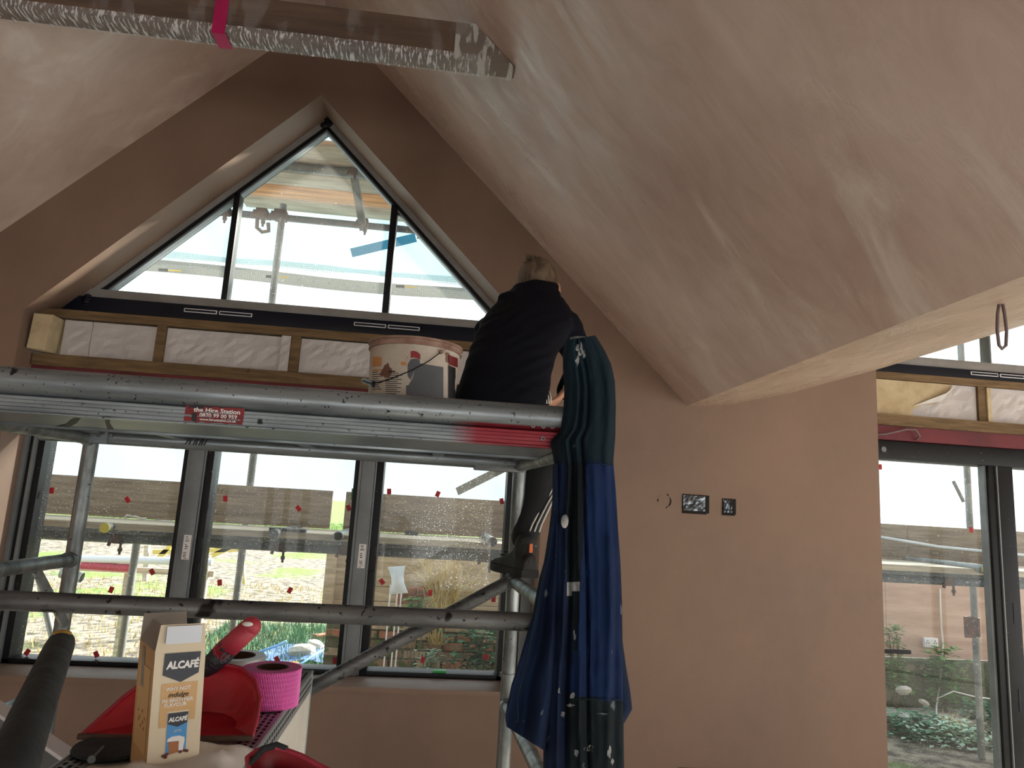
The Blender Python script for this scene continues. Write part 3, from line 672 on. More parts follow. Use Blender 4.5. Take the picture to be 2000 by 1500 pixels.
o = MB().prism([(2.46, 2.272), (2.80, 2.272), (2.79, 2.31), (2.86, 2.345), (2.95, 2.36), (3.03, 2.42), (3.06, 2.483), (2.46, 2.483)], 3.935, 3.945).build('torn_facing', 'foam_cream', label='torn cream foam facing at the left end of the right insulation', cat='insulation')
MB().prism_dir([(2.80, 3.932, 2.335), (2.98, 3.93, 2.375), (3.08, 3.925, 2.482), (2.99, 3.90, 2.42)], (0, -0.002, 0.001)).build('peeled_flap', 'paper_white', o)
ins(3.275, 4.098, 3.95, 'grey insulation board right of the stud over the sliding door', z0=2.27, z1=2.485)
box('foam_strip', (3.276, 3.925, 2.272), (3.30, 3.949, 2.48), 'foam_cream', label='thin cream foam strip beside the stud over the sliding door', cat='insulation')
box('steel_lintel', (2.45, 3.93, 2.122), (4.95, 4.05, 2.204), 'steel_red', label='dark red steel lintel above the sliding door', cat='beam')
MB().sweep([(2.45, 3.92, 2.135), (2.60, 3.90, 2.15), (2.72, 3.89, 2.185), (2.78, 3.89, 2.185), (2.81, 3.90, 2.15), (2.80, 3.92, 2.13)], 0.006).build('grey_cable', 'cable_brown', label='short grey cable curling across the red lintel', cat='cable', smooth=180)
win3 = thing('window_3', (3.7, FR, 0.0), 'black framed sliding glass door at the right', kind='structure')
box('head_rail', (2.45, FR - .04, 2.012), (4.95, FR + .12, 2.12), 'black_frame', win3, bevel=0.004)
box('jamb', (2.45, FR - .04, 0.02), (2.50, FR + .12, 2.02), 'black_frame', win3)
box('threshold', (2.45, FR - .04, 0.0), (4.95, FR + .12, 0.05), 'black_frame', win3)
box('stile_seal', (3.284, FR + .0, 0.05), (3.300, FR + .045, 2.02), 'grey_frame', win3)
box('stile', (3.300, FR - .02, 0.05), (3.345, FR + .055, 2.02), 'black_frame', win3, bevel=0.003)
box('stile_strip', (3.345, FR - .03, 0.05), (3.352, FR + .11, 2.02), 'grey_frame', win3)
box('stile', (3.352, FR - .03, 0.05), (3.450, FR + .12, 2.02), 'black_frame', win3, bevel=0.003)
p3 = box('pane', (2.50, FR + .04, 0.05), (3.29, FR + .046, 2.02), 'glass_dirty', win3)
box('pane', (3.448, FR + .055, 0.05), (4.9, FR + .061, 2.02), 'glass_clean', win3)
h = box('handle', (2.50, FR - .075, 0.915), (2.725, FR - .055, 0.937), 'black_frame', win3, bevel=0.004)
MB().tube((2.51, FR - .065, 0.926), (2.47, FR - .03, 0.926), 0.01).build('spindle', 'black_frame', h)
MB().tube((2.62, FR - .041, 2.065), (2.62, FR - .044, 2.065), 0.016, n=20).build('drill_plug', 'grey_frame', win3)
for px, py in ((1897, 1035), (1719, 912)):
    p = at(px, py, FR + .037); box('warning_sticker', (p.x - .011, FR + .036, p.z - .016), (p.x + .011, FR + .038, p.z + .016), 'sticker_red', p3)
for z in (1.10, 0.62): box('lock_slot', (3.40, FR - .0325, z), (3.412, FR - .03, z + .12), 'navy_frame', win3)

# ---- electrical boxes on the wall
def crumple(x0, x1, z0, z1, y, name, parent, m, n=9):
    vs = []; k = 7
    for j in range(k + 1):
        for i in range(n + 1):
            e = 0 if i in (0, n) or j in (0, k) else 1
            vs.append((x0 + (x1 - x0) * i / n + e * random.uniform(-.004, .004), y - e * random.uniform(0.000, .012), z0 + (z1 - z0) * j / k + e * random.uniform(-.003, .003)))
    return MB().add(vs, [(j * (n + 1) + i, j * (n + 1) + i + 1, (j + 1) * (n + 1) + i + 1, (j + 1) * (n + 1) + i) for j in range(k) for i in range(n)]).build(name, m, parent)
for nm, px0, px1, pz0, pz1, lab in (('socket_box', 1332, 1385, 968, 1000, 'wide taped-over socket box in the plaster between the windows'), ('switch_box', 1410, 1437, 975, 1004, 'small square taped-over switch box right of the wide one')):
    a = at(px0, pz1, D); b = at(px1, pz0, D)
    s = thing(nm, ((a.x + b.x) / 2, D, a.z), lab, 'socket')
    box('back_box', (a.x, D - .003, a.z), (b.x, D + .01, b.z), 'recess_dark', s)
    w_ = b.x - a.x
    crumple(a.x + .004, b.x - w_ * (0.16 if nm == 'socket_box' else 0.30), a.z + .010, b.z - .006, D - .006, 'foil_cover', s, 'foil_tape')
    box('torn_edge', (a.x, D - .005, a.z - .006), (a.x + w_ * .9, D - .001, a.z + .004), 'recess_dark', s)
pc = at(1297, 978, D); s = thing('plastered_box', pc, 'round cracked plaster patch left of the wide socket box', 'socket')
MB().tube((pc.x, D - .0015, pc.z), (pc.x, D + .01, pc.z), 0.036, n=24).build('plaster_disc', 'plaster_wall', s)
for a0, a1, r in ((-55, 35, .036), (50, 66, .038), (-75, -62, .037), (170, 188, .034)):
    vs = []
    for i in range(9):
        a = math.radians(a0 + (a1 - a0) * i / 8); th = .0035 * math.sin(math.pi * (i + .5) / 9) + .0008
        vs += [(pc.x + math.cos(a) * (r - th), D - .003, pc.z + math.sin(a) * (r - th)), (pc.x + math.cos(a) * (r + th), D - .003, pc.z + math.sin(a) * (r + th))]
    MB().add(vs, [(2 * i, 2 * i + 1, 2 * i + 3, 2 * i + 2) for i in range(8)]).build('crack', 'recess_dark', s)
p = at(1350, 1503, D); o = MB().box((p.x - .07, D - .004, p.z - .05), (p.x + .14, D + .01, p.z + .008)).build('low_socket_box', 'recess_dark', label='dark recessed socket box low on the wall at the frame edge', cat='socket')

# ---- cable loop hanging from the right ceiling
Yc = 3.3
for _ in range(40):
    p = at(1955, 592, Yc); e = p.z - ceil2(p.x); Yc -= e * 0.6
p = at(1955, 592, Yc); q = at(1955, 680, Yc); L_ = p.z - q.z
pts = [p + V((0, 0, .02)), p + V((-.012, 0, -.25 * L_)), p + V((-.016, 0, -.6 * L_)), p + V((-.010, .004, -.93 * L_)), p + V((0, .006, -L_)), p + V((.012, .006, -.92 * L_)), p + V((.015, .004, -.6 * L_)), p + V((.009, 0, -.25 * L_)), p + V((.002, 0, .02))]
MB().sweep(pts, 0.0042, 8).build('cable_loop', 'cable_brown', label='brown cable loop hanging from the low ceiling slope', cat='cable', smooth=180)

# ================================================================== SCAFFOLD TOWER
NY, FY = 1.745, 2.62
tw = thing('scaffold_tower', (-0.45, 2.18, 0.0), 'galvanised scaffold tower standing in front of the three pane window', 'scaffold')
TR = 0.0245
LX, RX_ = -1.205, 0.302
def up(x, y, z1, name='upright'):
    o = MB().pipe((x, y, 0.12), (x, y, z1), TR).build(name, 'galv', tw, smooth=40)
    MB().tube((x, y, 0.02), (x, y, 0.13), 0.018).tube((x, y, 0.0), (x, y, 0.02), 0.06, n=20).build('base_foot', 'galv_dirty', tw, smooth=40)
    for z in (0.60, 1.02): MB().pipe((x, y, z - .006), (x, y, z + .006), TR + .006, .007).build('collar', 'galv', o, smooth=40)
    return o
up(LX, FY, 1.765); up(RX_, FY, 1.765)
up(LX - 0.05, NY, 2.035); up(RX_ + 0.035, NY, 2.035)
for x0, x1 in ((LX, LX - 0.05), (RX_, RX_ + 0.035)):
    for z in (0.50, 0.92, 1.34, 1.752):
        r = MB().tube((x0, FY, z), (x1, NY, z), 0.0225).build('rung', 'galv', tw, smooth=40)
        d = (V((x1, NY, z)) - V((x0, FY, z))).normalized()
        for p in (V((x0, FY, z)) + d * .024, V((x1, NY, z)) - d * .024):
            MB().tube(p, p + d * .012, .027).tube(p, p - d * .012, .027).build('weld_collar', 'galv', r, smooth=40)
# near guard rail and far diagonal
MB().tube((-1.27, NY - 0.025, 1.335), (RX_ + 0.035, NY - 0.025, 1.338), 0.0215, n=20).build('guard_rail', 'galv_dirty', tw, smooth=40)
dg0 = V((RX_ + 0.0, FY - 0.035, 1.352)); dg1 = V((-1.19, FY - 0.035, 0.482))
MB().tube(dg0, dg1, 0.0235, n=20).build('diagonal_brace', 'galv_dirty', tw, smooth=40)
MB().box((RX_ - .03, FY - .06, 1.318), (RX_ + .012, FY - .012, 1.372)).build('brace_claw', 'dark_tube', tw, bevel=0.008)
MB().bar((LX - .02, 2.44, 1.32), (LX + .02, 2.60, 1.13), 0.010, 0.028).build('frame_stay', 'galv', tw)
MB().tube((LX - .02, 2.2, 0.92), (LX + .3, 2.62, 0.40), 0.0225).build('diagonal_brace', 'galv', tw, smooth=40)

# ------------------------------------------------------------------ platform
PX0, PX1 = -1.36, 0.300
pf = thing('scaffold_platform', ((PX0 + PX1) / 2, 2.17, 1.75), 'long aluminium scaffold platform with a red painted end across the tower', 'platform')
prof = []                                   # section (y, z) of the front side beam
for i in range(13):
    a = math.radians(120 - i * 20); prof.append((1.735 - 0.034 * math.cos(math.radians(90)) - 0.033 * math.sin(math.radians(i * 15)), 1.822 + 0.033 * math.cos(math.radians(i * 15))))
prof += [(1.722, 1.7885)]
for k in range(4):
    z = 1.786 - k * 0.0085; prof += [(1.7175, z), (1.7175, z - .0065), (1.7205, z - .0072), (1.7205, z - .0082)]
prof += [(1.7155, 1.7505), (1.7155, 1.7475), (1.745, 1.7475), (1.745, 1.790), (1.760, 1.80), (1.760, 1.855)]
def extrude_x(prof, x0, x1): return MB().loft([[V((x0, y, z)) for y, z in prof], [V((x1, y, z)) for y, z in prof]])
fb = extrude_x(prof, PX0, PX1).build('front_beam', 'beam_alloy', pf, smooth=25)
MB().box((PX0, 1.745, 1.751), (PX1, 2.115, 1.757)).build('underside_plate', 'galv_plate', pf)
MB().box((PX0, 2.108, 1.744), (PX1, 2.122, 1.762)).build('underside_lip', 'galv_x', pf, bevel=0.003)
box('deck_board', (PX0, 1.76, 1.830), (PX1, 2.60, 1.845), 'deck_ply', pf)
MB().tube((PX0, 2.598, 1.760), (PX1, 2.598, 1.760), 0.0265, n=20).box((PX0, 2.585, 1.77), (PX1, 2.612, 1.845)).build('rear_beam', 'galv_x', pf, smooth=40)
for x in (-0.9, -0.45, 0.0): box('cross_member', (x - .02, 1.76, 1.765), (x + .02, 2.59, 1.83), 'galv_plate', pf)
for y in (1.80, 2.55):
    for x, sg in ((PX1, 1), (LX + .035, -1)):
        MB().box((x - .03, y - .035, 1.765), (x + .03, y + .035, 1.80)).build('hook', 'galv_dirty', pf, bevel=0.006)
mb = MB().box((0.13, 2.575, 1.725), (PX1 - .01, 2.60, 1.79)); mb.build('end_casting', 'galv_dirty', pf, bevel=0.005)
for x in (-1.16, -1.12): MB().tube((x, 2.57, 1.762), (x, 2.562, 1.762), .007).build('rivet', 'galv', pf)
box('end_plate', (LX + .0, 2.565, 1.735), (LX + .075, 2.571, 1.79), 'galv_x', pf)
for px, py in ((1061, 833), (1078, 834), (1060, 857), (1041, 832)):
    p = at(px, py, 1.715); MB().pipe((p.x, 1.7175, p.z), (p.x, 1.711, p.z), 0.0052, .0025, n=14).build('rivet', 'galv', pf, smooth=40)
# hire sticker on the ribbed side
SX = V((1, 0, 0)); SZ = V((0, 0, 1)); ys = 1.7166
p = at(360, 790, ys)
sx0, sx1 = at(362, 800, ys).x, at(478, 800, ys).x; sz0, sz1 = 1.7535, 1.7915
rng = random.Random(3)
def ragged(x0, x1, z0, z1, y, rnd, amp=.002, n=14):
    top = [(x0 + (x1 - x0) * i / n, z1 + rnd.uniform(-amp, amp)) for i in range(n + 1)]; bot = [(x0 + (x1 - x0) * i / n + rnd.uniform(-amp, amp), z0 + rnd.uniform(-amp, amp)) for i in range(n, -1, -1)]
    return MB().prism(top + bot, y, y + .0006)
stk = ragged(sx0, sx1, sz0, sz1, ys, rng).build('hire_sticker', 'label_red', pf)
for a, b, c, d in ((0.05, 0.30, .84, .97), (0.13, .2, .02, .55)):
    ragged(sx0 + (sx1 - sx0) * a, sx0 + (sx1 - sx0) * b, sz0 + (sz1 - sz0) * c, sz0 + (sz1 - sz0) * d, ys - .0005, rng, .001, 8).build('scuff', 'label_black', stk)
xm = lambda f: sx0 + (sx1 - sx0) * f
text('the Hire Station', .0145, 'lettering', 'print_white', stk, (xm(.54), ys - .001, sz0 + .0285), SX, SZ, bold=.0003, sx=1.12)
text('0870 99 00 959', .0125, 'lettering', 'print_white', stk, (xm(.57), ys - .001, sz0 + .0168), SX, SZ, bold=.0002, sx=1.08)
text('www.hirestation.co.uk', .0085, 'lettering', 'print_white', stk, (xm(.57), ys - .001, sz0 + .0070), SX, SZ, bold=.0001, sx=1.06)
for a, b, c, d in ((.28, .78, .60, .66), (.22, .50, .33, .38), (.0, .12, .30, .42), (.62, .95, .26, .30)):
    ragged(xm(a), xm(b), sz0 + (sz1 - sz0) * c, sz0 + (sz1 - sz0) * d, ys - .0016, rng, .0008, 10).build('worn_streak', 'galv_x', stk)
# tar drips on the underside
for pts in ([(100, 832), (128, 826), (138, 818), (150, 812), (158, 814), (150, 824), (134, 832), (112, 835)], [(204, 812), (216, 812), (214, 824), (222, 836), (210, 836), (206, 824)]):
    P = [atz(a, b + 2, 1.7505) for a, b in pts]; MB().prism_dir(P, (0, 0, -.0008)).build('tar_drip', 'print_black', pf)
# marker scrawl on the rear tube
for i, (px, k) in enumerate(((366, 0), (373, 1), (381, 0), (386, 1), (392, 0), (397, 1), (402, 0))):
    p = at(px, 866, 2.571); MB().bar((p.x - .006, 2.5705, 1.750), (p.x + .006 - .004 * k, 2.5705, 1.776), 0.004, 0.002, (0, 1, 0)).build('marker_stroke', 'print_black', pf)

# ------------------------------------------------------------------ plaster bucket
BC = V((-0.099, 2.30, 1.845)); BR0, BR1, BH = 0.136, 0.147, 0.253
def br(z): return BR0 + (BR1 - BR0) * (z - BC.z) / BH
bk = thing('plaster_bucket', BC, 'dirty white plastic bucket with a torn label on the platform', 'bucket')
def lathe(prof, c, n=48):
    rings = [[V((c.x + r * math.cos(2 * math.pi * i / n), c.y + r * math.sin(2 * math.pi * i / n), z)) for i in range(n)] for r, z in prof]
    return MB().loft(rings, cap=True)
z0 = BC.z; zt = z0 + BH
lathe([(BR0 - .004, z0), (BR0, z0 + .004), (BR1, zt), (BR1 - .004, zt), (BR0 - .004, z0 + .006)], BC).build('body', 'bucket_white', bk, smooth=50)
lathe([(BR1 - .003, zt - .022), (BR1 + .004, zt - .022), (BR1 + .0045, zt - .018), (BR1 + .002, zt - .015), (BR1 + .003, zt - .006), (BR1 + .008, zt - .003), (BR1 + .007, zt + .003), (BR1 - .002, zt + .003)], BC).build('rim', 'rim_dirty', bk, smooth=50)
def bpatch(name, m, pts, off=.0008):
    """patch on the bucket side; pts = list of (px, py) outline columns -> (px, ytop, ybottom)"""
    mb = MB(); vs = []
    for px, ya, yb in pts:
        for py in (ya, yb):
            d = ray(px, py); lo_, hi_ = 1.9, BC.y + .05
            Yq = 2.15
            for _ in range(30):                     # march the pixel onto the bucket side
                q = at(px, py, Yq); r = br(q.z) + off; dx = q.x - BC.x
                Yq = BC.y - math.sqrt(max(1e-6, r * r - dx * dx))
            q = at(px, py, Yq); q.z = max(q.z, z0 + .003); vs.append(q)
    fs = [(2 * i, 2 * i + 1, 2 * i + 3, 2 * i + 2) for i in range(len(pts) - 1)]
    return mb.add(vs, fs).build(name, m, bk, smooth=180)
def cols(x0, x1, yt0, yt1, yb0, yb1, n=8): return [(x0 + (x1 - x0) * i / n, yt0 + (yt1 - yt0) * i / n, yb0 + (yb1 - yb0) * i / n) for i in range(n + 1)]
bpatch('dark_label', 'print_grey_dark', [(793, 753, 785), (798, 752, 785), (802, 745, 785), (806, 738, 785), (809, 725, 785)] + cols(811, 866, 708, 717, 785, 790, 8), .0010)
bpatch('dark_label', 'print_grey_dark', [(796, 712, 735), (802, 702, 742), (810, 700, 722), (820, 702, 712)], .0010)
bpatch('red_print', 'label_red', [(802, 686, 699), (808, 685, 698), (815, 687, 700), (821, 692, 702)], .0008)
bpatch('red_print', 'label_red', cols(877, 894, 693, 700, 712, 718, 8), .0022)
bpatch('black_print', 'label_black', cols(876, 890, 713, 719, 790, 790, 8), .0022)
bpatch('orange_print', 'print_orange', cols(727, 745, 697, 697, 716, 715, 4), .0008)
bpatch('orange_print', 'print_orange', cols(783, 793, 706, 707, 713, 714, 3), .0008)
bpatch('orange_print', 'print_orange', cols(728, 746, 722, 721, 726, 723, 4), .0008)
for i in range(9):
    y = 727 + i * 4.1; bpatch('text_line', 'print_black', cols(727, 739 + (i % 3) * 3, y, y - 1, y + 1.3, y + .3, 3), .0010)
for i in range(14):
    y = 724 + i * 4.0; bpatch('text_line', 'print_black', cols(753 + (5 if i < 4 else 0), 772 + (i * 7) % 15, y, y + .5, y + (1.3 if i else 2.6), y + (1.8 if i else 3.0), 4), .0010)
hp = []
for px, py in ((862, 687), (850, 696), (838, 705), (820, 715), (800, 725), (780, 733), (760, 741), (742, 746), (728, 748)):
    Yq = 2.15
    for _ in range(30):
        q = at(px, py, Yq); r = br(q.z) + .006; dx = q.x - BC.x; Yq = BC.y - math.sqrt(max(0.0016, r * r - dx * dx))
    hp.append(at(px, py, Yq))
MB().sweep(hp, 0.0017, 8).build('wire_handle', 'wire_black', bk, smooth=180)
g0 = at(730, 750, hp[-1].y - .002); g1 = at(712, 744, BC.y + .02)
gr = MB().tube(g0, g1, .0085, n=14).build('handle_grip', 'wire_black', bk, smooth=40)
MB().tube(g1, g1 + (g1 - g0).normalized() * .006, .0088, n=14).build('grip_end', 'print_white', gr, smooth=40)
MB().ell(hp[0] + V((0, -.002, 0)), .008, .006, .008, 10, 8).build('handle_lug', 'rim_dirty', bk, smooth=180)

# ------------------------------------------------------------------ the seated man
man = thing('person', (0.2, 2.5, 1.845), 'man in a black hooded sweatshirt seated on the platform with his back turned', 'person')
def ring(pxl, pxr, py, Y, ry, n=28, e=2.4):
    a = at(pxl, py, Y); b = at(pxr, py, Y); c = (a + b) / 2; rx = (b - a).length / 2; ud = (b - a).normalized()
    out = []
    for i in range(n):
        t_ = 2 * math.pi * i / n; cs, sn = math.cos(t_), math.sin(t_)
        out.append(c + ud * rx * math.copysign(abs(cs) ** (2 / e), cs) + V((0, 1, 0)) * ry * math.copysign(abs(sn) ** (2 / e), sn))
    return out
TOR = [(892, 1070, 812, 2.44, .125), (891, 1072, 785, 2.45, .135), (895, 1074, 755, 2.47, .14), (903, 1078, 725, 2.50, .14), (912, 1086, 695, 2.545, .145), (922, 1104, 665, 2.59, .15),
       (934, 1118, 640, 2.635, .145), (944, 1118, 618, 2.675, .13), (962, 1108, 600, 2.71, .115), (985, 1097, 584, 2.735, .098), (998, 1091, 568, 2.76, .085), (1004, 1089, 558, 2.775, .076)]
shR, elR, wrR = at(1104, 640, 2.65), at(1134, 712, 2.66), at(1104, 763, 2.58)
shL, elL, wrL = at(958, 650, 2.72), at(968, 722, 2.98), at(1010, 690, 3.22)
sw = MB().loft([ring(*t_) for t_ in TOR])
sw.cap(shR, elR, .070, .052).cap(elR, wrR, .051, .037)
sw.cap(shL, elL, .070, .052).cap(elL, wrL, .051, .037)
# hood lying round the neck
hc = at(1042, 580, 2.70)
for k in range(16):
    a = 2 * math.pi * k / 16
    sw.ell(hc + V((math.cos(a) * .088, .07 + math.sin(a) * .085, .006 + .028 * math.sin(a))), .042, .04, .030, 10, 8)
sw.ell(at(998, 584, 2.68), .055, .045, .028, 12, 8)
def wrink(p):
    d = math.sin((p.z * 1.0 + (p.x - .1) * -.75) * 120 + 4 * noise.noise(p * 7)) * .0022
    return d * max(0, noise.noise(p * 5 + V((3, 1, 2))) + .25) * 1.6 + .004 * noise.noise(p * 9)
finish('sweatshirt', remesh(sw, .009, 7, .5, wrink), 'sweat_black', man, 180)
# body: head, neck, trunk, arms, hands, legs as one surface
hd = at(1050, 552, 2.82)
Mh = Matrix.Rotation(math.radians(-18), 3, 'Z') @ Matrix.Rotation(math.radians(22), 3, 'X')
def H(x, y, z): return hd + Mh @ V((x, y, z))
def hand(mb, w, d, side, pn, curl=.5):
    """palm, four jointed fingers and a thumb from wrist w, along d, thumb towards side, palm normal pn"""
    d = V(d).normalized(); side = V(side); side = (side - d * side.dot(d)).normalized(); pn = d.cross(side).normalized() * (1 if d.cross(side).dot(V(pn)) > 0 else -1)
    for k in range(4):
        o = side * (.030 - k * .020); mb.cap(w + o * .6 + d * .01, w + o + d * .082, .014, .011, 10)
        L = (.038, .044, .041, .032)[k]; a = w + o + d * .085; dd = d
        for j in range(3):
            dd = (dd + pn * curl * (.5 + .3 * j)).normalized(); b = a + dd * L * (1, .72, .55)[j]; mb.cap(a, b, .0095 - j * .0008, .0090 - j * .0008, 8); a = b
    a = w + side * .026 + d * .02; dd = (d * .6 + side).normalized()
    for j, L in enumerate((.04, .034, .026)):
        b = a + dd * L; mb.cap(a, b, .013 - j * .0015, .0115 - j * .0015, 8); a = b; dd = (dd + d * .5 + pn * .15).normalized()
bd = MB()
bd.ell(H(0, 0, 0), .072, .092, .100, 20, 14, Mh).ell(H(0, .035, -.055), .055, .062, .058, 16, 12, Mh)
bd.ell(H(0, .098, -.018), .013, .022, .022, 10, 8, Mh).ell(H(0, .088, -.07), .026, .014, .010, 10, 8, Mh).ell(H(0, .082, .012), .05, .014, .012, 10, 8, Mh)
for s_ in (-1, 1): bd.ell(H(s_ * .085, .005, -.03), .012, .020, .031, 12, 8, Mh)
nk = at(1046, 592, 2.73)
bd.cap(H(0, -.012, -.05), nk, .052, .055)
bd.loft([ring(a + 26, b - 26, c, d, e * .68, 20) for a, b, c, d, e in TOR[:9]])
bd.cap(shR, elR, .045, .036).cap(elR, wrR, .034, .026).cap(shL, elL, .045, .036).cap(elL, wrL, .034, .026)
hand(bd, wrR, at(1078, 792, 2.52) - wrR, (0, -1, .1), (-1, 0, -.3), .5)
hand(bd, wrL, (.15, 1, .15), (.6, 0, .7), (1, 0, -.4), .6)
hipR, knR, anR = V((0.27, 2.46, 1.945)), V((0.432, 2.745, 1.885)), V((0.328, 2.60, 1.462))
hipL, knL, anL = V((0.10, 2.46, 1.945)), V((0.015, 2.60, 1.905)), V((0.28, 2.56, 1.895))
bd.cap(hipR, knR, .06, .045).cap(knR, anR, .042, .033).cap(hipL, knL, .06, .045).cap(knL, anL, .04, .03)
heel, toe = V((0.338, 2.515, 1.385)), V((0.262, 2.735, 1.385))
bd.cap(anR, heel + V((0, .03, .02)), .032, .03).cap(heel + V((0, .03, .015)), toe - V((-.02, .05, -.005)), .028, .022)
bd.cap(anL, anL + V((.09, -.04, -.005)), .028, .022)
finish('body', remesh(bd, .0065, 4, .5), 'skin', man, 180)
# eyes
for s_ in (-1, 1): MB().ell(H(s_ * .03, .086, .0), .011, .008, .009, 10, 8, Mh).build('eye', 'print_white', man, smooth=180)
# hair: cap plus tufts
hm = MB(); rr_ = random.Random(5)
n_, m_ = 36, 18; vs = []
for j in range(m_ + 1):
    for i in range(n_):
        th = math.pi * 0.70 * j / m_; ph = 2 * math.pi * i / n_
        fr_ = max(0, math.sin(ph)) * .55 * (j / m_)            # shorter at the face
        th *= 1 - fr_
        k = 1 + .035 * noise.noise(V((math.cos(ph) * 3, math.sin(ph) * 3, j * .5)))
        vs.append(H(.083 * k * math.sin(th) ** .85 * math.cos(ph), -.004 + .101 * k * math.sin(th) ** .85 * math.sin(ph), .101 * k * math.cos(th)))
hm.add(vs, [(j * n_ + i, (j + 1) * n_ + i, (j + 1) * n_ + (i + 1) % n_, j * n_ + (i + 1) % n_) for j in range(m_) for i in range(n_)])
for q in range(420):
    th = rr_.uniform(0, 1) ** .7 * math.pi * .62; ph = rr_.uniform(0, 2 * math.pi)
    if math.sin(ph) > .3 and th > .9: continue
    nrm = V((math.sin(th) * math.cos(ph), math.sin(th) * math.sin(ph), math.cos(th)))
    b = H(.080 * nrm.x, -.004 + .098 * nrm.y, .099 * nrm.z)
    flow = (V((-.25, .35, .1)) if th < .7 else V((0, -.1, -1.0)))
    d = (Mh @ (nrm * (.5 if th < .7 else .22) + flow + V((rr_.uniform(-.3, .3), rr_.uniform(-.3, .3), rr_.uniform(-.2, .2))))).normalized()
    hm.tube(b, b + d * rr_.uniform(.008, .020 if th < .8 else .022), .0030, .0006, 4, cap=False)
for q in range(40):
    b = H(-.022 + rr_.uniform(-.018, .018), -.015 + rr_.uniform(-.03, .03), .097); d = (V((-.35, .1, 1)) + V((rr_.uniform(-.5, .4), rr_.uniform(-.4, .4), 0))).normalized()
    hm.tube(b, b + d * rr_.uniform(.012, .032), .0032, .0005, 4, cap=False)
hm.build('hair', 'hair', man, smooth=180)
# trousers
tr = MB().ell(at(981, 800, 2.46) + V((0, 0, .022)), .165, .125, .085, 20, 12)
tr.cap(hipR, knR, .086, .074).cap(knR, knR.lerp(anR, .55), .073, .066).cap(knR.lerp(anR, .55), anR + V((0, 0, .03)), .066, .046).cap(hipL, knL, .082, .064).cap(knL, anL, .060, .045)
for t_ in (.30, .55, .72, .86): 
    c = knR.lerp(anR, t_); tr.ell(c + V((-.006, 0, 0)), .074 - .022 * t_, .074 - .022 * t_, .017, 14, 8)
def wr2(p): return .003 * math.sin(p.z * 170 + 6 * noise.noise(p * 8)) * max(0, .3 + noise.noise(p * 6)) + .003 * noise.noise(p * 14)
finish('trousers', remesh(tr, .008, 5, .5, wr2), 'trouser_black', man, 180)
def stripe(pts, Y0, Y1, w_=.007):
    mb = MB(); L = len(pts)
    P = [at(px, py, Y0 + (Y1 - Y0) * i / (L - 1)) for i, (px, py) in enumerate(pts)]
    mb.sweep(P, w_ / 2, 6); mb.build('stripe', 'stripe_white', man, smooth=180)
for k in range(3):
    stripe([(1035 + k * 9, 1037 + k * 1), (1040 + k * 9, 1024), (1050 + k * 8.5, 1005), (1058 + k * 8, 990), (1068 + k * 7, 974), (1080 + k * 6, 955), (1090 + k * 5, 935)], 2.555, 2.645)
    stripe([(1062 + k * 5, 762 + k), (1064 + k * 5, 768), (1067 + k * 4.5, 776), (1068 + k * 4, 788)], 2.40, 2.37, .005)
# shoe on the rung
def shoe(hl, tl, zs, par):
    d = (tl - hl); L = d.length; d.normalize(); s_ = V((d.y, -d.x, 0)); base = V((hl.x, hl.y, zs))
    W = [(0, .030), (.04, .036), (.12, .036), (.2, .042), (.25, .040), (.285, .022), (.295, .006)]
    T_ = [(0, .075), (.04, .092), (.09, .10), (.14, .082), (.2, .058), (.25, .046), (.285, .034), (.295, .026)]
    def ip(t_, x):
        for (a, va), (b, vb) in zip(t_, t_[1:]):
            if a <= x <= b: return va + (vb - va) * (x - a) / (b - a)
        return t_[-1][1]
    ks = .98
    rs, ru = [], []
    for i in range(15):
        x = .295 * i / 14; w_ = ip(W, x) * ks; h_ = ip(T_, x); c = base + d * (x - .02)
        lift = .012 * max(0, (x - .2) / .1) ** 2
        rs.append([c + s_ * (w_ + .003) * a + V((0, 0, b + lift)) for a, b in ((-1, 0), (1, 0), (1.04, .013), (1, .026), (-1, .026), (-1.04, .013))])
        ru.append([c + s_ * w_ * math.cos(math.pi * k / 8) * (1 if k in (0, 8) else .97) + V((0, 0, lift + .022 + (h_ - .022) * math.sin(math.pi * k / 8) ** .7)) for k in range(9)])
    so = MB().loft(rs).build('shoe_sole', 'shoe_sole', par, smooth=50)
    u_ = MB().loft(ru); u_.cap(base + d * .035 + V((0, 0, .08)), base + d * .03 + V((0, 0, .115)), .040, .037)
    shoe_ = finish('shoe', remesh(u_, .006, 4), 'shoe_black', par, 180)
    box_ = base + d * -.015
    MB().bar(box_ + V((0, 0, .085)), box_ + V((0, 0, .115)), .012, .004, d).build('heel_tab', 'orange_tag', shoe_)
    MB().bar(base + d * .02 + s_ * .036 + V((0, 0, .105)), base + d * .05 + s_ * .034 + V((0, 0, .12)), .008, .01).build('sock', 'sock_teal', par)
    for k in range(4):
        c = base + d * (.12 + k * .022) + V((0, 0, .098 - k * .012)); MB().tube(c - s_ * .022, c + s_ * .022, .003, n=6).build('lace', 'black_tape', shoe_)
shoe(heel, toe, 1.364, man)
ll = anL + V((.02, -.01, 0))
MB().ell(ll + V((.05, -.02, -.002)), .085, .04, .036, 16, 10, Matrix.Rotation(-.4, 3, 'Z')).build('shoe', 'shoe_black', man, smooth=180)

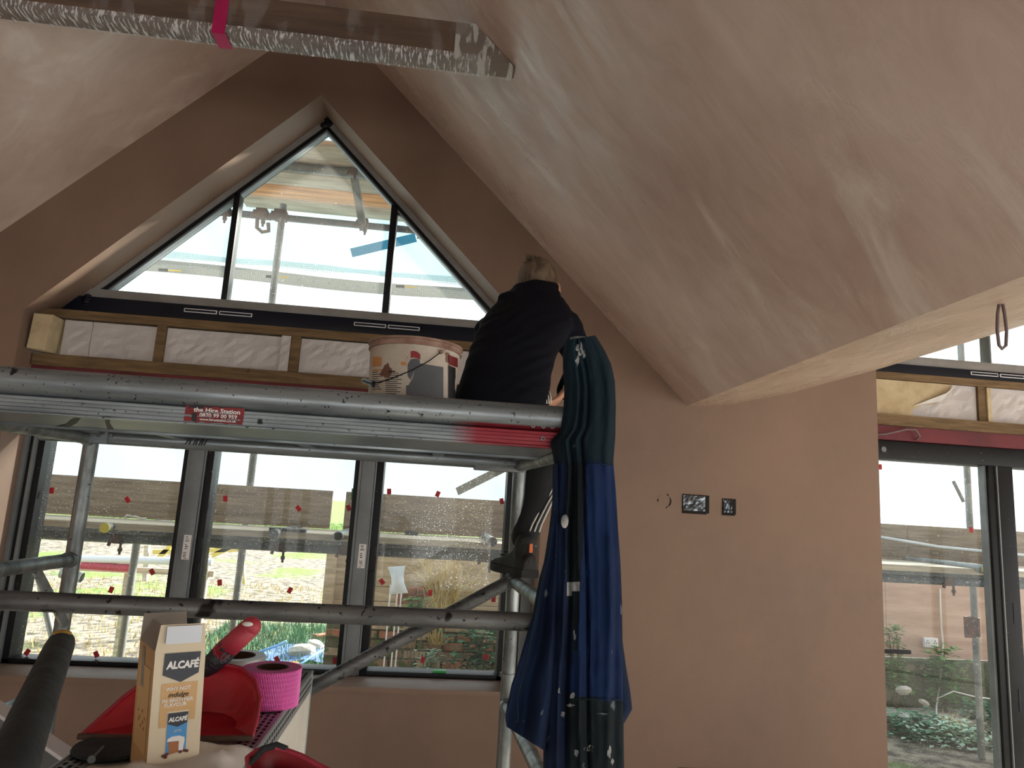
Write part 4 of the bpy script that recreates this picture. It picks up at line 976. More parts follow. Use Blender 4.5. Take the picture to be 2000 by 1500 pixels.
# ------------------------------------------------------------------ overalls hanging on the tower corner
ov = thing('work_overalls', (0.37, 1.70, 0.70), 'dark blue plaster-stained work overalls hanging over the tower corner', 'overalls')
def lerp_poly(P, t_):
    n = len(P) - 1; L = [0]
    for a, b in zip(P, P[1:]): L.append(L[-1] + math.hypot(b[0] - a[0], b[1] - a[1]))
    s_ = t_ * L[-1]
    for i in range(n):
        if s_ <= L[i + 1] + 1e-9:
            k = (s_ - L[i]) / max(1e-9, L[i + 1] - L[i]); return (P[i][0] + (P[i + 1][0] - P[i][0]) * k, P[i][1] + (P[i + 1][1] - P[i][1]) * k)
    return P[-1]
def inpoly(x, y, P):
    c = False; j = len(P) - 1
    for i in range(len(P)):
        if (P[i][1] > y) != (P[j][1] > y) and x < (P[j][0] - P[i][0]) * (y - P[i][1]) / (P[j][1] - P[i][1]) + P[i][0]: c = not c
        j = i
    return c
CM = ['cloth_teal', 'cloth_blue', 'cloth_navy', 'cloth_dark', 'cloth_patch', 'cloth_smear']
def sheet(name, Lp, Rp, Yf, pick, nu=44, nv=110, thick=.012, puff=.03):
    """hanging cloth: outline between two polylines, folds from Yf(u, t); closed body with a back layer"""
    F, Bk, mi = [], [], []
    for j in range(nv + 1):
        t_ = j / nv; a = lerp_poly(Lp, t_); b = lerp_poly(Rp, t_)
        for i in range(nu + 1):
            u = i / nu; px = a[0] + (b[0] - a[0]) * u; py = a[1] + (b[1] - a[1]) * u
            y = Yf(u, t_, px, py) - puff * math.sin(math.pi * u) ** .6
            F.append(at(px, py, y)); p_ = at(px, py, y); Bk.append(V((p_.x, Yf(u, t_, px, py) + thick + puff * .5 * math.sin(math.pi * u) ** .6, p_.z)))
    n1 = nu + 1; o = len(F); mb = MB(); fs = []; ms_ = []
    for j in range(nv):
        for i in range(nu):
            k = j * n1 + i; fs.append((k, k + 1, k + n1 + 1, k + n1))
            t_ = (j + .5) / nv; a = lerp_poly(Lp, t_); b = lerp_poly(Rp, t_); u = (i + .5) / nu
            ms_.append(pick(a[0] + (b[0] - a[0]) * u, a[1] + (b[1] - a[1]) * u))
            fs.append((o + k, o + k + n1, o + k + n1 + 1, o + k + 1)); ms_.append(2)
    for j in range(nv):
        for i in (0, nu): k = j * n1 + i; fs.append((k, k + n1, o + k + n1, o + k)); ms_.append(2)
    for j in (0, nv):
        for i in range(nu): k = j * n1 + i; fs.append((k, k + 1, o + k + 1, o + k)); ms_.append(2)
    mb.v = F + Bk; mb.f = fs; mb.m = ms_
    return mb.build(name, CM, ov, smooth=70)
ML_ = [(1107, 664), (1101, 690), (1101, 720), (1104, 760), (1102, 800), (1096, 840), (1076, 862), (1080, 885), (1085, 910), (1081, 980), (1078, 1050), (1076, 1150), (1072, 1250), (1066, 1350), (1063, 1450), (1061, 1640)]
MR_ = [(1163, 655), (1180, 682), (1194, 712), (1201, 745), (1203, 790), (1202, 850), (1198, 903), (1203, 960), (1207, 1030), (1212, 1100), (1215, 1180), (1216, 1260), (1217, 1360), (1219, 1500), (1222, 1640)]
STRIP = [(1107, 900), (1143, 898), (1139, 1010), (1135, 1140), (1131, 1200), (1126, 1268), (1121, 1268), (1112, 1180), (1106, 1130)]
PANEL = [(1146, 902), (1200, 908), (1218, 1365), (1112, 1365), (1120, 1270), (1132, 1190), (1138, 1080)]
def pick_main(x, y):
    if inpoly(x, y, [(1106, 1138), (1132, 1140), (1130, 1158), (1108, 1160)]): return 5
    if inpoly(x, y, STRIP): return 3
    if inpoly(x, y, PANEL): return 1
    if y > 1365 and x > 1108: return 4
    if y < 905: return 0 if x > 1098 else 3
    return 2
FOLDS = [(.06, .05, .014), (.20, .035, .026), (.32, .025, -.022), (.44, .03, .014), (.52, .02, -.026), (.64, .05, .010), (.82, .06, .018), (.94, .03, -.008)]
def Ymain(u, t_, px, py):
    y = 1.695
    for c, s_, a in FOLDS:
        cc = c + .05 * math.sin(3 * t_ + c * 9) ; y -= a * math.exp(-((u - cc) / s_) ** 2) * min(1, .25 + 1.3 * t_)
    y -= .010 * noise.noise(V((u * 5, t_ * 9, 1.7))) + .0045 * noise.noise(V((u * 12, t_ * 34, .3)))
    return y
mainp = sheet('main_panel', ML_, MR_, Ymain, pick_main)
def surf_y(px, py):                           # depth of the cloth front at a measured point
    best = None
    for t_ in [k / 60 for k in range(61)]:
        a = lerp_poly(ML_, t_); b = lerp_poly(MR_, t_); u = (px - a[0]) / (b[0] - a[0]) if b[0] != a[0] else 0
        yy = a[1] + (b[1] - a[1]) * u
        if best is None or abs(yy - py) < best[0]: best = (abs(yy - py), u, t_)
    u, t_ = min(1, max(0, best[1])), best[2]
    return Ymain(u, t_, px, py) - .03 * math.sin(math.pi * u) ** .6
rs_ = random.Random(21)
def smear(px, py, rx, ry, m='cloth_smear'):
    n = 14; ph = rs_.uniform(0, 9); ring_ = []
    for k in range(n):
        a = 2 * math.pi * k / n; q = .6 + .55 * noise.noise(V((math.cos(a) * 1.7 + ph, math.sin(a) * 1.7, ph)))
        x, y = px + rx * q * math.cos(a), py + ry * q * math.sin(a); ring_.append(at(x, y, surf_y(x, y) - .0016))
    c = at(px, py, surf_y(px, py) - .0022)
    MB().add(ring_ + [c], [(k, (k + 1) % n, n) for k in range(n)]).build('plaster_smear', m, mainp, smooth=180)
for q in ((1131, 684, 9, 22), (1128, 705, 6, 16), (1140, 690, 5, 14), (1118, 1360, 7, 10), (1112, 1378, 14, 5), (1100, 1395, 8, 9), (1126, 1470, 9, 10), (1150, 1462, 12, 8), (1190, 1470, 5, 16), (1196, 1488, 6, 9), (1180, 1394, 22, 2.4), (1092, 1350, 4, 8), (1122, 1240, 4, 14)):
    smear(*q)
FL = [(1083, 905), (1081, 980), (1078, 1005), (1068, 1085), (1054, 1132), (1040, 1208), (1024, 1262), (1010, 1310), (1000, 1340), (988, 1398), (988, 1408), (990, 1420)]
FRt = [(1090, 905), (1092, 1000), (1090, 1150), (1085, 1300), (1076, 1400), (1066, 1468)]
def Yflap(u, t_, px, py): return 1.688 - .034 * math.sin(u * 7.0 + 1.2 + t_) * t_ - .012 * noise.noise(V((u * 4, t_ * 7, 5))) * t_
sheet('front_flap', FL, FRt, Yflap, lambda x, y: 2, nu=26, nv=70, puff=.022)
SR1 = [(1205, 1230), (1205, 1320), (1206, 1418)]; SR2 = [(1213, 1230), (1224, 1310), (1231, 1350), (1235, 1385), (1219, 1413)]
sheet('side_flap', SR1, SR2, lambda u, t_, px, py: 1.735 - .008 * math.sin(u * 4), lambda x, y: 2, nu=10, nv=24, puff=.012)
# stitched hem line and zip edge
def seam(pts, name, m, r=.0016):
    MB().sweep([at(px, py, Y) for px, py, Y in pts], r, 6).build(name, m, ov, smooth=180)
seam([(1006 + i * 0, 0, 0) for i in range(0)] or [(1078, 1010, 1.664), (1062, 1110, 1.662), (1043, 1215, 1.658), (1026, 1300, 1.655), (1010, 1360, 1.656), (1012, 1410, 1.66)], 'zip_edge', 'cloth_teal', .0022)
seam([(1146, 906, 1.652), (1165, 905, 1.650), (1197, 909, 1.672)], 'stitch_seam', 'cloth_navy')
seam([(1114, 1365, 1.655), (1160, 1366, 1.648), (1214, 1366, 1.672)], 'stitch_seam', 'cloth_teal')
MB().ell(at(1103, 1018, 1.652), .009, .003, .016, 12, 8).build('press_stud_tab', 'cloth_smear', ov, smooth=180)

# ================================================================== FOREGROUND PIER AND TOOLS
PZ = 1.276; PXL, PXR, PYF = -0.414, -0.205, 1.44
pier = thing('wall_stub', ((PXL + PXR) / 2, 0.9, 0), 'half-height plasterboard stub wall with metal corner beads in the foreground', kind='structure')
box('plasterboard_core', (PXL, 0.15, 0.0), (PXR, PYF, PZ - .003), 'plasterboard', pier, bevel=0.002)
holeM = None
def bead(x, sg, y0, y1, name):
    """perforated steel angle bead along the top edge"""
    o = MB().box((x - (sg > 0) * .034 + (sg < 0) * 0, y0, PZ - .003), (x + (sg < 0) * .034, y1, PZ - .001)).box((x - .0012 * (sg < 0), y0, PZ - .035), (x + .0012 * (sg > 0), y1, PZ - .001)).tube((x, y0, PZ - .002), (x, y1, PZ - .002), .0028, n=10).build(name, 'perf_metal', pier, smooth=30)
    mb = MB(); k = 0; y = y0 + .006
    while y < y1 - .01:
        for r_ in range(3):
            xx = x - sg * (.008 + r_ * .009); yy = y + (.006 if r_ % 2 else 0)
            mb.box((xx - .0022, yy, PZ - .0012), (xx + .0022, yy + .008, PZ - .0006))
            if r_ < 2: mb.box((x + sg * .0013 - .0002, yy, PZ - .014 - r_ * .011), (x + sg * .0013 + .0002, yy + .008, PZ - .009 - r_ * .011))
        y += .0145
    q = mb.build('perforations', 'hole_dark', o); q['kind'] = 'stuff'
bead(PXR, 1, 0.15, PYF, 'corner_bead'); bead(PXL, -1, 0.15, PYF, 'corner_bead')
MB().box((PXR - .02, PYF - .002, 0.0), (PXR + .002, PYF + .002, PZ)).build('end_bead', 'perf_metal', pier)

# coffee carton
bl = atz(283, 1532, PZ); br_ = atz(386, 1514, PZ)
cu_ = (br_ - bl); cw = cu_.length; cu_.normalize(); cn = V((cu_.y, -cu_.x, 0)); cb = -cn
tl_ = at(303, 1275, bl.y)                      # measured top-left fold
dep = .080
tl_ = at(303, 1275, bl.y + .006); cn_up = tl_ - bl; CH = cn_up.length; cn_up.normalize()
carton = thing('coffee_carton', bl + cu_ * cw / 2, 'opened beige coffee sachet carton standing on the stub wall', 'carton')
def C(u, h_, n_=0.0): return bl + cu_ * u * cw + cn_up * h_ * CH + cn * n_ + V((0, 0, .001))
fl = [C(0, 0), C(1, 0), C(1, 0) + cb * dep, C(0, 0) + cb * dep]
top = [p_ + cn_up * CH for p_ in fl]
mb = MB()
mb.add(fl + top, [(0, 1, 5, 4)], 0); mb.add(fl + top, [(3, 0, 4, 7)], 1); mb.add(fl + top, [(1, 2, 6, 5), (2, 3, 7, 6)], 0); mb.add(fl + top, [(0, 3, 2, 1)], 1)
ci = [p_ + (C(.5, .5) + cb * dep / 2 - p_) * .02 for p_ in fl + top]; mb.add(ci, [(0, 1, 5, 4), (1, 2, 6, 5), (2, 3, 7, 6), (3, 0, 4, 7)], 2)
body = mb.build('carton_body', ['carton_cream', 'carton_kraft', 'carton_inner'], carton)
fh = .030
def flap(name, a, b, d, m, taper=.08):
    a = V(a); b = V(b); d = V(d); e = b - a; th = d.cross(e).normalized() * .0006
    MB().prism_dir([a, b, b + d - e * taper, a + d + e * taper], th).build(name, m, carton)
flap('front_flap', top[0], top[1], cn_up * fh * .98 + cn * .003, 'carton_cream', .06)
flap('glue_tab', C(.17, 1.06, .0046), C(.87, 1.06, .0046), cn_up * fh * .66 + cn * .002, 'carton_white', 0)
flap('side_flap', top[3], top[0], cn_up * fh * .85 + cu_ * .010, 'carton_inner', .16)
flap('back_flap', top[2], top[3], cn_up * fh + cb * .004, 'carton_inner', .05)
def poly_on(name, m, pts, lift=.0004, par=body):
    return MB().prism_dir([C(u, h_, lift) for u, h_ in pts], cn * .0002).build(name, m, par)
poly_on('tan_panel', 'carton_tan', [(.17, .74), (.88, .74), (.86, .44), (.76, .44), (.745, .52), (.32, .52), (.305, .40), (.17, .40)])
poly_on('navy_badge', 'carton_navy', [(.19, .98), (.90, .98), (.88, .81), (.53, .745), (.17, .81)], .0008)
CU, CZ = cu_, cn_up
text('ALCAFÉ', .0112, 'lettering', 'print_white', body, C(.55, .882, .0012), CU, CZ, bold=.0005, sx=.88, shear=.12)
text('COFFEE·MARKET', .0032, 'lettering', 'print_grey_dark', body, C(.55, .935, .0012), CU, CZ)
text('WHY NOT', .0056, 'lettering', 'print_white', body, C(.50, .695, .0010), CU, CZ, bold=.0001)
text('indulge', .0078, 'lettering', 'print_black', body, C(.50, .648, .0010), CU, CZ, shear=.35)
text('IN ANOTHER', .0056, 'lettering', 'print_white', body, C(.50, .605, .0010), CU, CZ, bold=.0001)
text('FLAVOUR', .0056, 'lettering', 'print_white', body, C(.46, .570, .0010), CU, CZ, bold=.0001)
poly_on('pack_picture', 'carton_blue', [(.335, .50), (.72, .50), (.72, .22), (.335, .20)], .0006)
poly_on('pack_badge', 'carton_navy', [(.34, .505), (.725, .505), (.72, .425), (.53, .395), (.335, .425)], .0008)
text('ALCAFÉ', .0062, 'lettering', 'print_white', body, C(.53, .455, .0012), CU, CZ, bold=.0003, sx=.9, shear=.12)
text('LATTE', .0030, 'lettering', 'print_white', body, C(.53, .365, .0010), CU, CZ)
poly_on('latte_glass', 'coffee_brown', [(.37, .285), (.58, .285), (.57, .20), (.40, .19)], .0010)
poly_on('milk_foam', 'print_white', [(.35, .29), (.36, .31), (.44, .325), (.58, .325), (.68, .31), (.69, .285), (.66, .20), (.58, .215), (.58, .285)], .0009)
for u, h_ in ((.30, .185), (.36, .195), (.62, .20), (.70, .205), (.74, .20), (.335, .175)):
    poly_on('coffee_bean', 'bean_brown', [(u + .04 * math.cos(a * .785), h_ + .012 * math.sin(a * .785)) for a in range(8)], .0014)
bc = poly_on('barcode_panel', 'print_white', [(.24, .10), (.72, .11), (.72, .0), (.24, .0)], .0006)
x = .28
while x < .68:
    w_ = random.choice((.008, .014, .02)); poly_on('barcode_bar', 'print_black', [(x, .095), (x + w_, .095), (x + w_, 0), (x, 0)], .0010, bc) if False else None
    x += w_ + .014
mb = MB(); x = .28
while x < .68:
    w_ = random.choice((.006, .010, .016)); mb.prism_dir([C(x, .095, .0010), C(x + w_, .095, .0010), C(x + w_, 0.0, .0010), C(x, 0.0, .0010)], cn * .0002); x += w_ + .013
mb.build('barcode', 'print_black', bc)
# kraft side of the carton: window print and small bean marks
def Sd(a, h_, n_=.0004): return bl + cb * dep * (1 - a) + cn_up * h_ * CH - cu_ * n_ + V((0, 0, .001))
MB().prism_dir([Sd(.15, .84), Sd(.85, .84), Sd(.85, .18), Sd(.15, .18)], -cu_ * .0002).build('side_print', 'carton_tan', body)
for a, h_ in ((.3, .46), (.55, .48), (.72, .44), (.42, .42), (.62, .40), (.35, .39), (.7, .36), (.5, .36)):
    MB().prism_dir([Sd(a + .04 * math.cos(k * 1.05), h_ + .014 * math.sin(k * 1.05), .0008) for k in range(6)], -cu_ * .0002).build('bean_mark', 'coffee_brown', body)
MB().prism_dir([Sd(.25, .98, .0006), Sd(.40, .98, .0006), Sd(.5, .66, .0006), Sd(.30, .66, .0006)], -cu_ * .0002).build('clear_tape', 'carton_inner', body)

# tape rolls
def tape_roll(name, c, R_, r_, h_, m, label, lines=None):
    t = thing(name, c, label, 'tape')
    n = 56
    ringf = lambda r, z: [V((c.x + r * math.cos(2 * math.pi * i / n), c.y + r * math.sin(2 * math.pi * i / n), c.z + z)) for i in range(n)]
    seq = [ringf(r_ + .003, 0), ringf(R_ - .001, 0), ringf(R_, .002), ringf(R_, h_ - .002), ringf(R_ - .001, h_), ringf(r_ + .003, h_)]
    MB().loft(seq + [seq[0]], cap=False).build('roll', m, t, smooth=50)
    sc = [ringf(r_, 0), ringf(r_ + .003, 0), ringf(r_ + .003, h_ + .0005), ringf(r_, h_ + .0005)]
    MB().loft(sc + [sc[0]], cap=False).build('cardboard_core', 'tape_core', t, smooth=50)
    if lines:
        mb = MB()
        for i in range(110):
            a = 2 * math.pi * i / 110; p = V((c.x + (R_ + .0003) * math.cos(a), c.y + (R_ + .0003) * math.sin(a), c.z))
            mb.tube(p, p + V((0, 0, h_)), .0007, n=4)
        for k in range(8):
            z = h_ * (k + .5) / 8; mb.sweep([V((c.x + (R_ + .0004) * math.cos(a * .1122), c.y + (R_ + .0004) * math.sin(a * .1122), c.z + z)) for a in range(56)], .0006, 4, close=True)
        mb.build('mesh_weave', lines, t, kind='stuff')
    return t
tcp = atz(533, 1302, PZ + .056)
tape_roll('scrim_tape_roll', V((tcp.x, tcp.y, PZ + .0005)), .0435, .021, .055, 'tape_magenta', 'magenta mesh scrim tape roll at the end of the stub wall', 'tape_magenta_line')
tsp = at(463, 1281, 1.34)
tape_roll('duct_tape_roll', V((tsp.x, tsp.y, PZ + .0005)), .048, .028, .043, 'tape_silver', 'silver tape roll behind the magenta tape')

# red dustpan, mouth towards the viewer
dp = thing('dustpan', ((PXL + PXR) / 2, 1.10, PZ), 'red plastic dustpan with a black taped handle behind the carton', 'dustpan')
RIMP = [(158, 1434, 1.02), (200, 1398, 1.06), (240, 1362, 1.09), (300, 1318, 1.14), (360, 1300, 1.16), (430, 1296, 1.165), (472, 1305, 1.155), (498, 1328, 1.13), (508, 1362, 1.10), (503, 1402, 1.06), (492, 1438, 1.03)]
rim_ = [at(*q) for q in RIMP]; rim_[0].z = rim_[-1].z = PZ + .006
fine_ = []
for a, b in zip(rim_, rim_[1:]): fine_ += [a.lerp(b, k / 4) for k in range(4)]
fine_.append(rim_[-1]); cn_ = sum(fine_, V((0, 0, 0))) / len(fine_)
rows = []
for k in range(7):
    t_ = k / 6; row = []
    for i_, p_ in enumerate(fine_):
        q = V((p_.x + (cn_.x - p_.x) * .30 * t_, p_.y + (cn_.y - .03 - p_.y) * .30 * t_, 0)); lip = min(i_, len(fine_) - 1 - i_) / 4
        q.x, q.y = p_.x + (q.x - p_.x) * min(1, lip), p_.y + (q.y - p_.y) * min(1, lip)
        h_ = (1 - t_) ** 1.8; q.z = PZ + .005 + (p_.z - PZ - .005) * h_; row.append(q)
    rows.append(row)
mbp = MB().loft(rows, cap=False, closed=False); lastr = rows[-1]
L_n = len(lastr); half = L_n // 2
fl_v = lastr; mbp.add(fl_v, [(i_, i_ + 1, L_n - 2 - i_, L_n - 1 - i_) for i_ in range(half) if i_ + 1 < L_n - 2 - i_])
o = mbp.build('pan', 'red_plastic', dp, smooth=60)
md = o.modifiers.new('t', 'SOLIDIFY'); md.thickness = .003; md.offset = 0
MB().sweep([rim_[0] + V((-.002, -.003, 0)), (rim_[0] + rim_[-1]) / 2 + V((0, -.004, -.001)), rim_[-1] + V((.002, -.003, 0))], .0038, 6).build('rubber_lip', 'tape_core', dp, smooth=180)
MB().sweep(fine_, .0026, 6).build('rim', 'red_plastic_dusty', dp, smooth=180)
ha = at(392, 1322, 1.175); hb = at(447, 1264, 1.16); hcp = at(490, 1224, 1.15)
MB().cap(ha, hb, .0165, .0165).build('taped_grip', 'black_tape', dp, smooth=180)
hn = MB(); dh = (hcp - hb); q0 = hb - dh * .25
hn.cap(q0, hcp, .0165, .0150, 18)
hnd = hn.build('handle', 'red_plastic_dusty', dp, smooth=180)
MB().ell(hcp + V((-.002, -.0145, .006)), .008, .003, .0035, 12, 8).build('hanging_hole', 'print_white', hnd, smooth=180)

# black lid with a loose nail
lid = atz(190, 1468, PZ + .004)
t = thing('rubber_disc', (lid.x, lid.y, PZ), 'black rubber disc with a loose nail in front of the dustpan', 'disc')
lathe([(.0, PZ + .001), (.046, PZ + .001), (.048, PZ + .003), (.046, PZ + .006), (.0, PZ + .007)], V((lid.x + .012, lid.y + .02, 0)), 32).build('disc', 'rubber_grip', t, smooth=40)
na = at(180, 1478, .93); nb_ = at(203, 1452, .97); na.z = PZ + .009; nb_.z = PZ + .010
MB().tube(na, nb_, .0014, n=8).tube(na, na + (na - nb_).normalized() * .0015, .0045, n=10).build('nail', 'galv', t, smooth=40)

# crumpled paper on the stub wall
p0 = atz(425, 1480, PZ); nX = 16; vs = []
for j in range(nX + 1):
    for i in range(nX + 1):
        x = p0.x - .07 + .13 * i / nX; y = p0.y - .13 + .15 * j / nX
        e = min(1, min(i, nX - i, j, nX - j) / 3)
        vs.append((min(x, PXR - .002) if False else x * 1.0 - .02, y, PZ + .003 + e * (.016 + .014 * noise.noise(V((x * 26, y * 26, 0)))) + .003 * abs(noise.noise(V((x * 60, y * 60, 4))))))
o = MB().add(vs, [(j * (nX + 1) + i, j * (nX + 1) + i + 1, (j + 1) * (nX + 1) + i + 1, (j + 1) * (nX + 1) + i) for j in range(nX) for i in range(nX)]).build('crumpled_sheet', 'paper_white', label='crumpled white plastic sheet beside the coffee carton', cat='sheet', smooth=180)

# second red pan overhanging the near edge
rp = thing('red_scoop', at(560, 1500, .80), 'red plastic scoop with a grey rim at the bottom edge of the picture', 'scoop')
outl = [(483, 1480), (500, 1467), (520, 1460), (545, 1462), (566, 1468), (590, 1477), (620, 1494), (650, 1508), (640, 1560), (560, 1590), (500, 1560), (486, 1510)]
rimv = [at(px, py, .80 + .0006 * (1500 - py)) for px, py in outl]
cen = sum(rimv, V((0, 0, 0))) / len(rimv)
inn = [p_.lerp(cen, .35) + V((0, .03, -.03)) for p_ in rimv]; bot = [p_.lerp(cen, .75) + V((0, .04, -.042)) for p_ in rimv]
me = MB().loft([rimv, inn, bot], cap=False); N_ = len(outl); me.add(bot, [tuple(range(N_))])
o = me.build('bowl', 'red_plastic_in', rp, smooth=60); md = o.modifiers.new('t', 'SOLIDIFY'); md.thickness = .003
MB().sweep(rimv, .0028, 8, close=True).build('rim', 'red_plastic_dusty', rp, smooth=180)
MB().sweep([at(482, 1500, .80), at(515, 1462, .815), at(540, 1456, .825), at(560, 1462, .82)], [.002, .0035, .004, .003], 8).build('grey_grip', 'rubber_grip', rp, smooth=180)
sup = MB().bar((PXR - .12, cen.y + .02, PZ + .006), (cen.x, cen.y + .02, PZ + .006), .02, .010).build('handle', 'red_plastic_dusty', rp, bevel=.003)

# rubber gripped tool handle lying across the stub wall towards the viewer
g_top = at(119, 1256, .86); g_mid = at(70, 1375, .70); g_bot = at(18, 1510, .56)
t = thing('tool_handle', (g_bot.x, g_bot.y, g_bot.z - .02), 'dark rubber gripped tool handle in the lower left foreground', 'tool')
tail = V((-0.235, 0.30, 1.300))
o = MB().sweep([g_top, g_top.lerp(g_mid, .1), g_mid, g_bot, g_bot.lerp(tail, .5), tail], [.0135, .0145, .0165, .0175, .017, .016], 20).build('grip', 'rubber_grip', t, smooth=60)
dt = (g_top - g_mid).normalized()
MB().ell(g_top + V((0, 0, .0105)) - dt * .004, .0095, .010, .0045, 16, 8).build('end_core', 'grip_yellow', t, smooth=180)
MB().ell(at(54, 1408, .655), .0028, .0028, .0035, 8, 6).build('pin_hole', 'hole_dark', t)

# aluminium channel resting on the stub wall
a0 = V((PXL - .006, 1.0, PZ - .014)); a1 = at(-140, 1287, 1.42)
dA = (a1 - a0); uA = dA.normalized(); wA = V((0, 0, 1)) - uA * uA.z; wA.normalize()
t = thing('alloy_channel', a0, 'grey aluminium channel length at the lower left edge', 'channel')
nA = uA.cross(wA)
MB().bar(a0 - wA * .028, a1 - wA * .028, .004, .052, wA).build('web', 'galv_plate', t)
MB().bar(a0 + nA * -.0 + wA * -.002, a1 - wA * .002, .022, .005, wA).build('flange', 'vent_white', t)
for i in range(5):
    c = a0 + uA * (.035 + i * .006) - wA * (.046) ; 
    MB().bar(c - nA * .0025 - wA * .005, c - nA * .0025 + wA * .006, .002, .0012, nA).build('marker_stroke', 'print_black', t)

# ================================================================== OUTSIDE
def gz_(x, y):                          # ground height
    b = -0.05 + max(0, y - 6.0) * 0.012
    if y > 12: b += (y - 12) * 0.015
    return b + .03 * noise.noise(V((x * .8, y * .8, 0)))
xs_ = [-30, -20, -14, -10] + [-8 + .25 * i for i in range(73)] + [11, 14, 20, 30]
ys_ = [4.19 + .22 * i for i in range(46)] + [15 + 1.0 * i for i in range(14)] + [32, 38, 46, 60]
vs = [(x, y, gz_(x, y)) for y in ys_ for x in xs_]; nx = len(xs_)
MB().add(vs, [(j * nx + i, j * nx + i + 1, (j + 1) * nx + i + 1, (j + 1) * nx + i) for j in range(len(ys_) - 1) for i in range(nx - 1)]).build('ground', 'field', kind='structure', label='gravelly earth and grass outside the windows', smooth=180)
MB().box((-30, -40, -.2), (30, YB - .3, -.12)).build('ground_behind', 'screed', kind='structure', label='ground behind the house')
rg = random.Random(11)
def blades(n, fx, hmin, hmax, w_, m, label, cat, lean_=.5):
    vs, fs = [], []
    for _ in range(n):
        x, y = fx(); z = gz_(x, y); h_ = rg.uniform(hmin, hmax); a = rg.uniform(0, math.pi); l_ = rg.uniform(0, lean_) * h_; b = rg.uniform(0, 6.28)
        k = len(vs); vs += [(x - math.cos(a) * w_, y - math.sin(a) * w_, z), (x + math.cos(a) * w_, y + math.sin(a) * w_, z), (x + math.cos(b) * l_, y + math.sin(b) * l_, z + h_)]; fs.append((k, k + 1, k + 2))
    return MB().add(vs, fs).build('grass', m, label=label, cat=cat, kind='stuff')
blades(14000, lambda: (rg.uniform(-12, 1), rg.uniform(18.5, 30)), .05, .13, .010, 'grass_blade', 'bright green grass at the far edge of the field', 'grass')
blades(6000, lambda: (rg.uniform(-2.4, -.95), rg.uniform(6.2, 9.5)), .04, .13, .006, 'leaf_dark', 'longer blue-green grass beside the sleeper wall', 'grass')
blades(2500, lambda: (rg.uniform(-6, -1.5), rg.uniform(7, 13)), .03, .09, .008, 'straw', 'sparse dry grass on the gravelly ground', 'grass')

# ---- scaffold outside
SY0, SY1 = 4.42, 5.10
sc = thing('house_scaffold', (0, 4.8, 0), 'galvanised tube scaffold standing outside the windows', 'scaffold')
def ext(p0, p1, r=.0242, name='tube', m='galv_out'): return MB().pipe(p0, p1, r, .004, 14).build(name, m, sc, smooth=40)
def coupler(p, m='rusty', s_=1.0):
    p = V(p); mb = MB().box(p - V((.036, .036, .030)) * s_, p + V((.036, .036, .030)) * s_)
    o = mb.build('coupler', m, sc, bevel=.010 * s_)
    MB().tube(p + V((.02, -.03, -.02)) * s_, p + V((.02, -.03, -.095)) * s_, .008 * s_, n=8).tube(p + V((.02, -.03, -.055)) * s_, p + V((.02, -.03, -.075)) * s_, .014 * s_, n=6).build('bolt', m, o, smooth=40)
    MB().bar(p + V((-.036, -.03, .012)) * s_, p + V((-.055, -.03, -.045)) * s_, .014 * s_, .02 * s_).build('flap', m, o, bevel=.003)
    return o
sx1 = at(494, 900, SY1).x; sx2 = at(254, 1150, SY1).x; sx3 = at(1893, 1000, 5.3).x
ext((sx1, SY1, -.05), (sx1, SY1, 3.70), name='standard')
ext((sx2, SY1, -.05), (sx2, SY1, 1.30), name='standard')
ext((sx3, 5.3, -.05), (sx3, 5.3, 4.4), name='standard')
ext((at(1003, 1000, SY1).x + .10, SY1, -.05), (at(1003, 1000, SY1).x + .10, SY1, 2.2), name='standard')
sx4 = at(1950, 1100, 4.62).x; ext((sx4, 4.62, -.05), (sx4, 4.62, 4.2), name='standard')
for y, z in ((SY0, 1.292), (SY1 - .05, 1.292)):
    ext((-3.6, y, z), (6.2, y, z), .027, 'ledger', 'dark_tube')
ext((-4.5, SY1 + .06, 3.62), (3.0, SY1 + .06, 3.62), .026, 'ledger', 'dark_tube')
for px, capc in ((205, 'yellow_cap'), (535, 'dark_tube'), (660, 'vent_white'), (962, 'rusty'), (1925, 'yellow_cap')):
    py = 1031 + (px - 205) * .036 if px < 1500 else 1112
    p = at(px, py, 4.28); tb = ext((p.x, 4.28, p.z), (p.x, 5.25, p.z), .028, 'transom', 'galv_out')
    if capc != 'vent_white': MB().tube((p.x, 4.272, p.z), (p.x, 4.282, p.z), .027, n=18).build('end_cap', capc, tb)
for px, py in ((230, 1055), (548, 1070), (675, 1068), (952, 1080), (1857, 1128)):
    p = at(px, py, SY0 - .03); coupler((p.x, SY0, 1.290), 'rusty', .9)
ext(at(73, 1115, 5.3), at(104, 1250, 5.1), .022, 'brace', 'galv_out')
b0_, b1_ = at(893, 960, 5.2), at(1003, 905, 5.0); MB().bar(b0_, b1_, .012, .055).build('flat_brace', 'galv_out', sc)
# upper lift
ext((-4.0, 4.83, 3.872), (2.5, 4.83, 3.872), .032, 'ledger', 'galv_out')
pa, pb = at(692, 345, 4.86), at(710, 450, 5.12); MB().bar(pa, pb, .055, .02).build('putlog', 'galv_out', sc)
for px, py, s_ in ((435, 404, 1.0), (508, 425, 1.0), (546, 418, 1.1), (708, 440, .9), (812, 458, .8)):
    p = at(px, py, SY1 - .02); coupler((p.x, SY1 + .02, 3.62), 'rusty', s_ * 1.15)
cpx = at(690, 347, 4.8); coupler((cpx.x, 4.80, 3.87), 'rusty', .7)
p = at(515, 440, 5.05); MB().sweep([p + V((-.05, 0, .05)), p + V((-.04, -.02, -.03)), p + V((0, -.02, -.06)), p + V((.04, 0, -.04)), p + V((.03, 0, .02))], .014, 8).build('loose_clamp', 'rusty', sc, smooth=180)
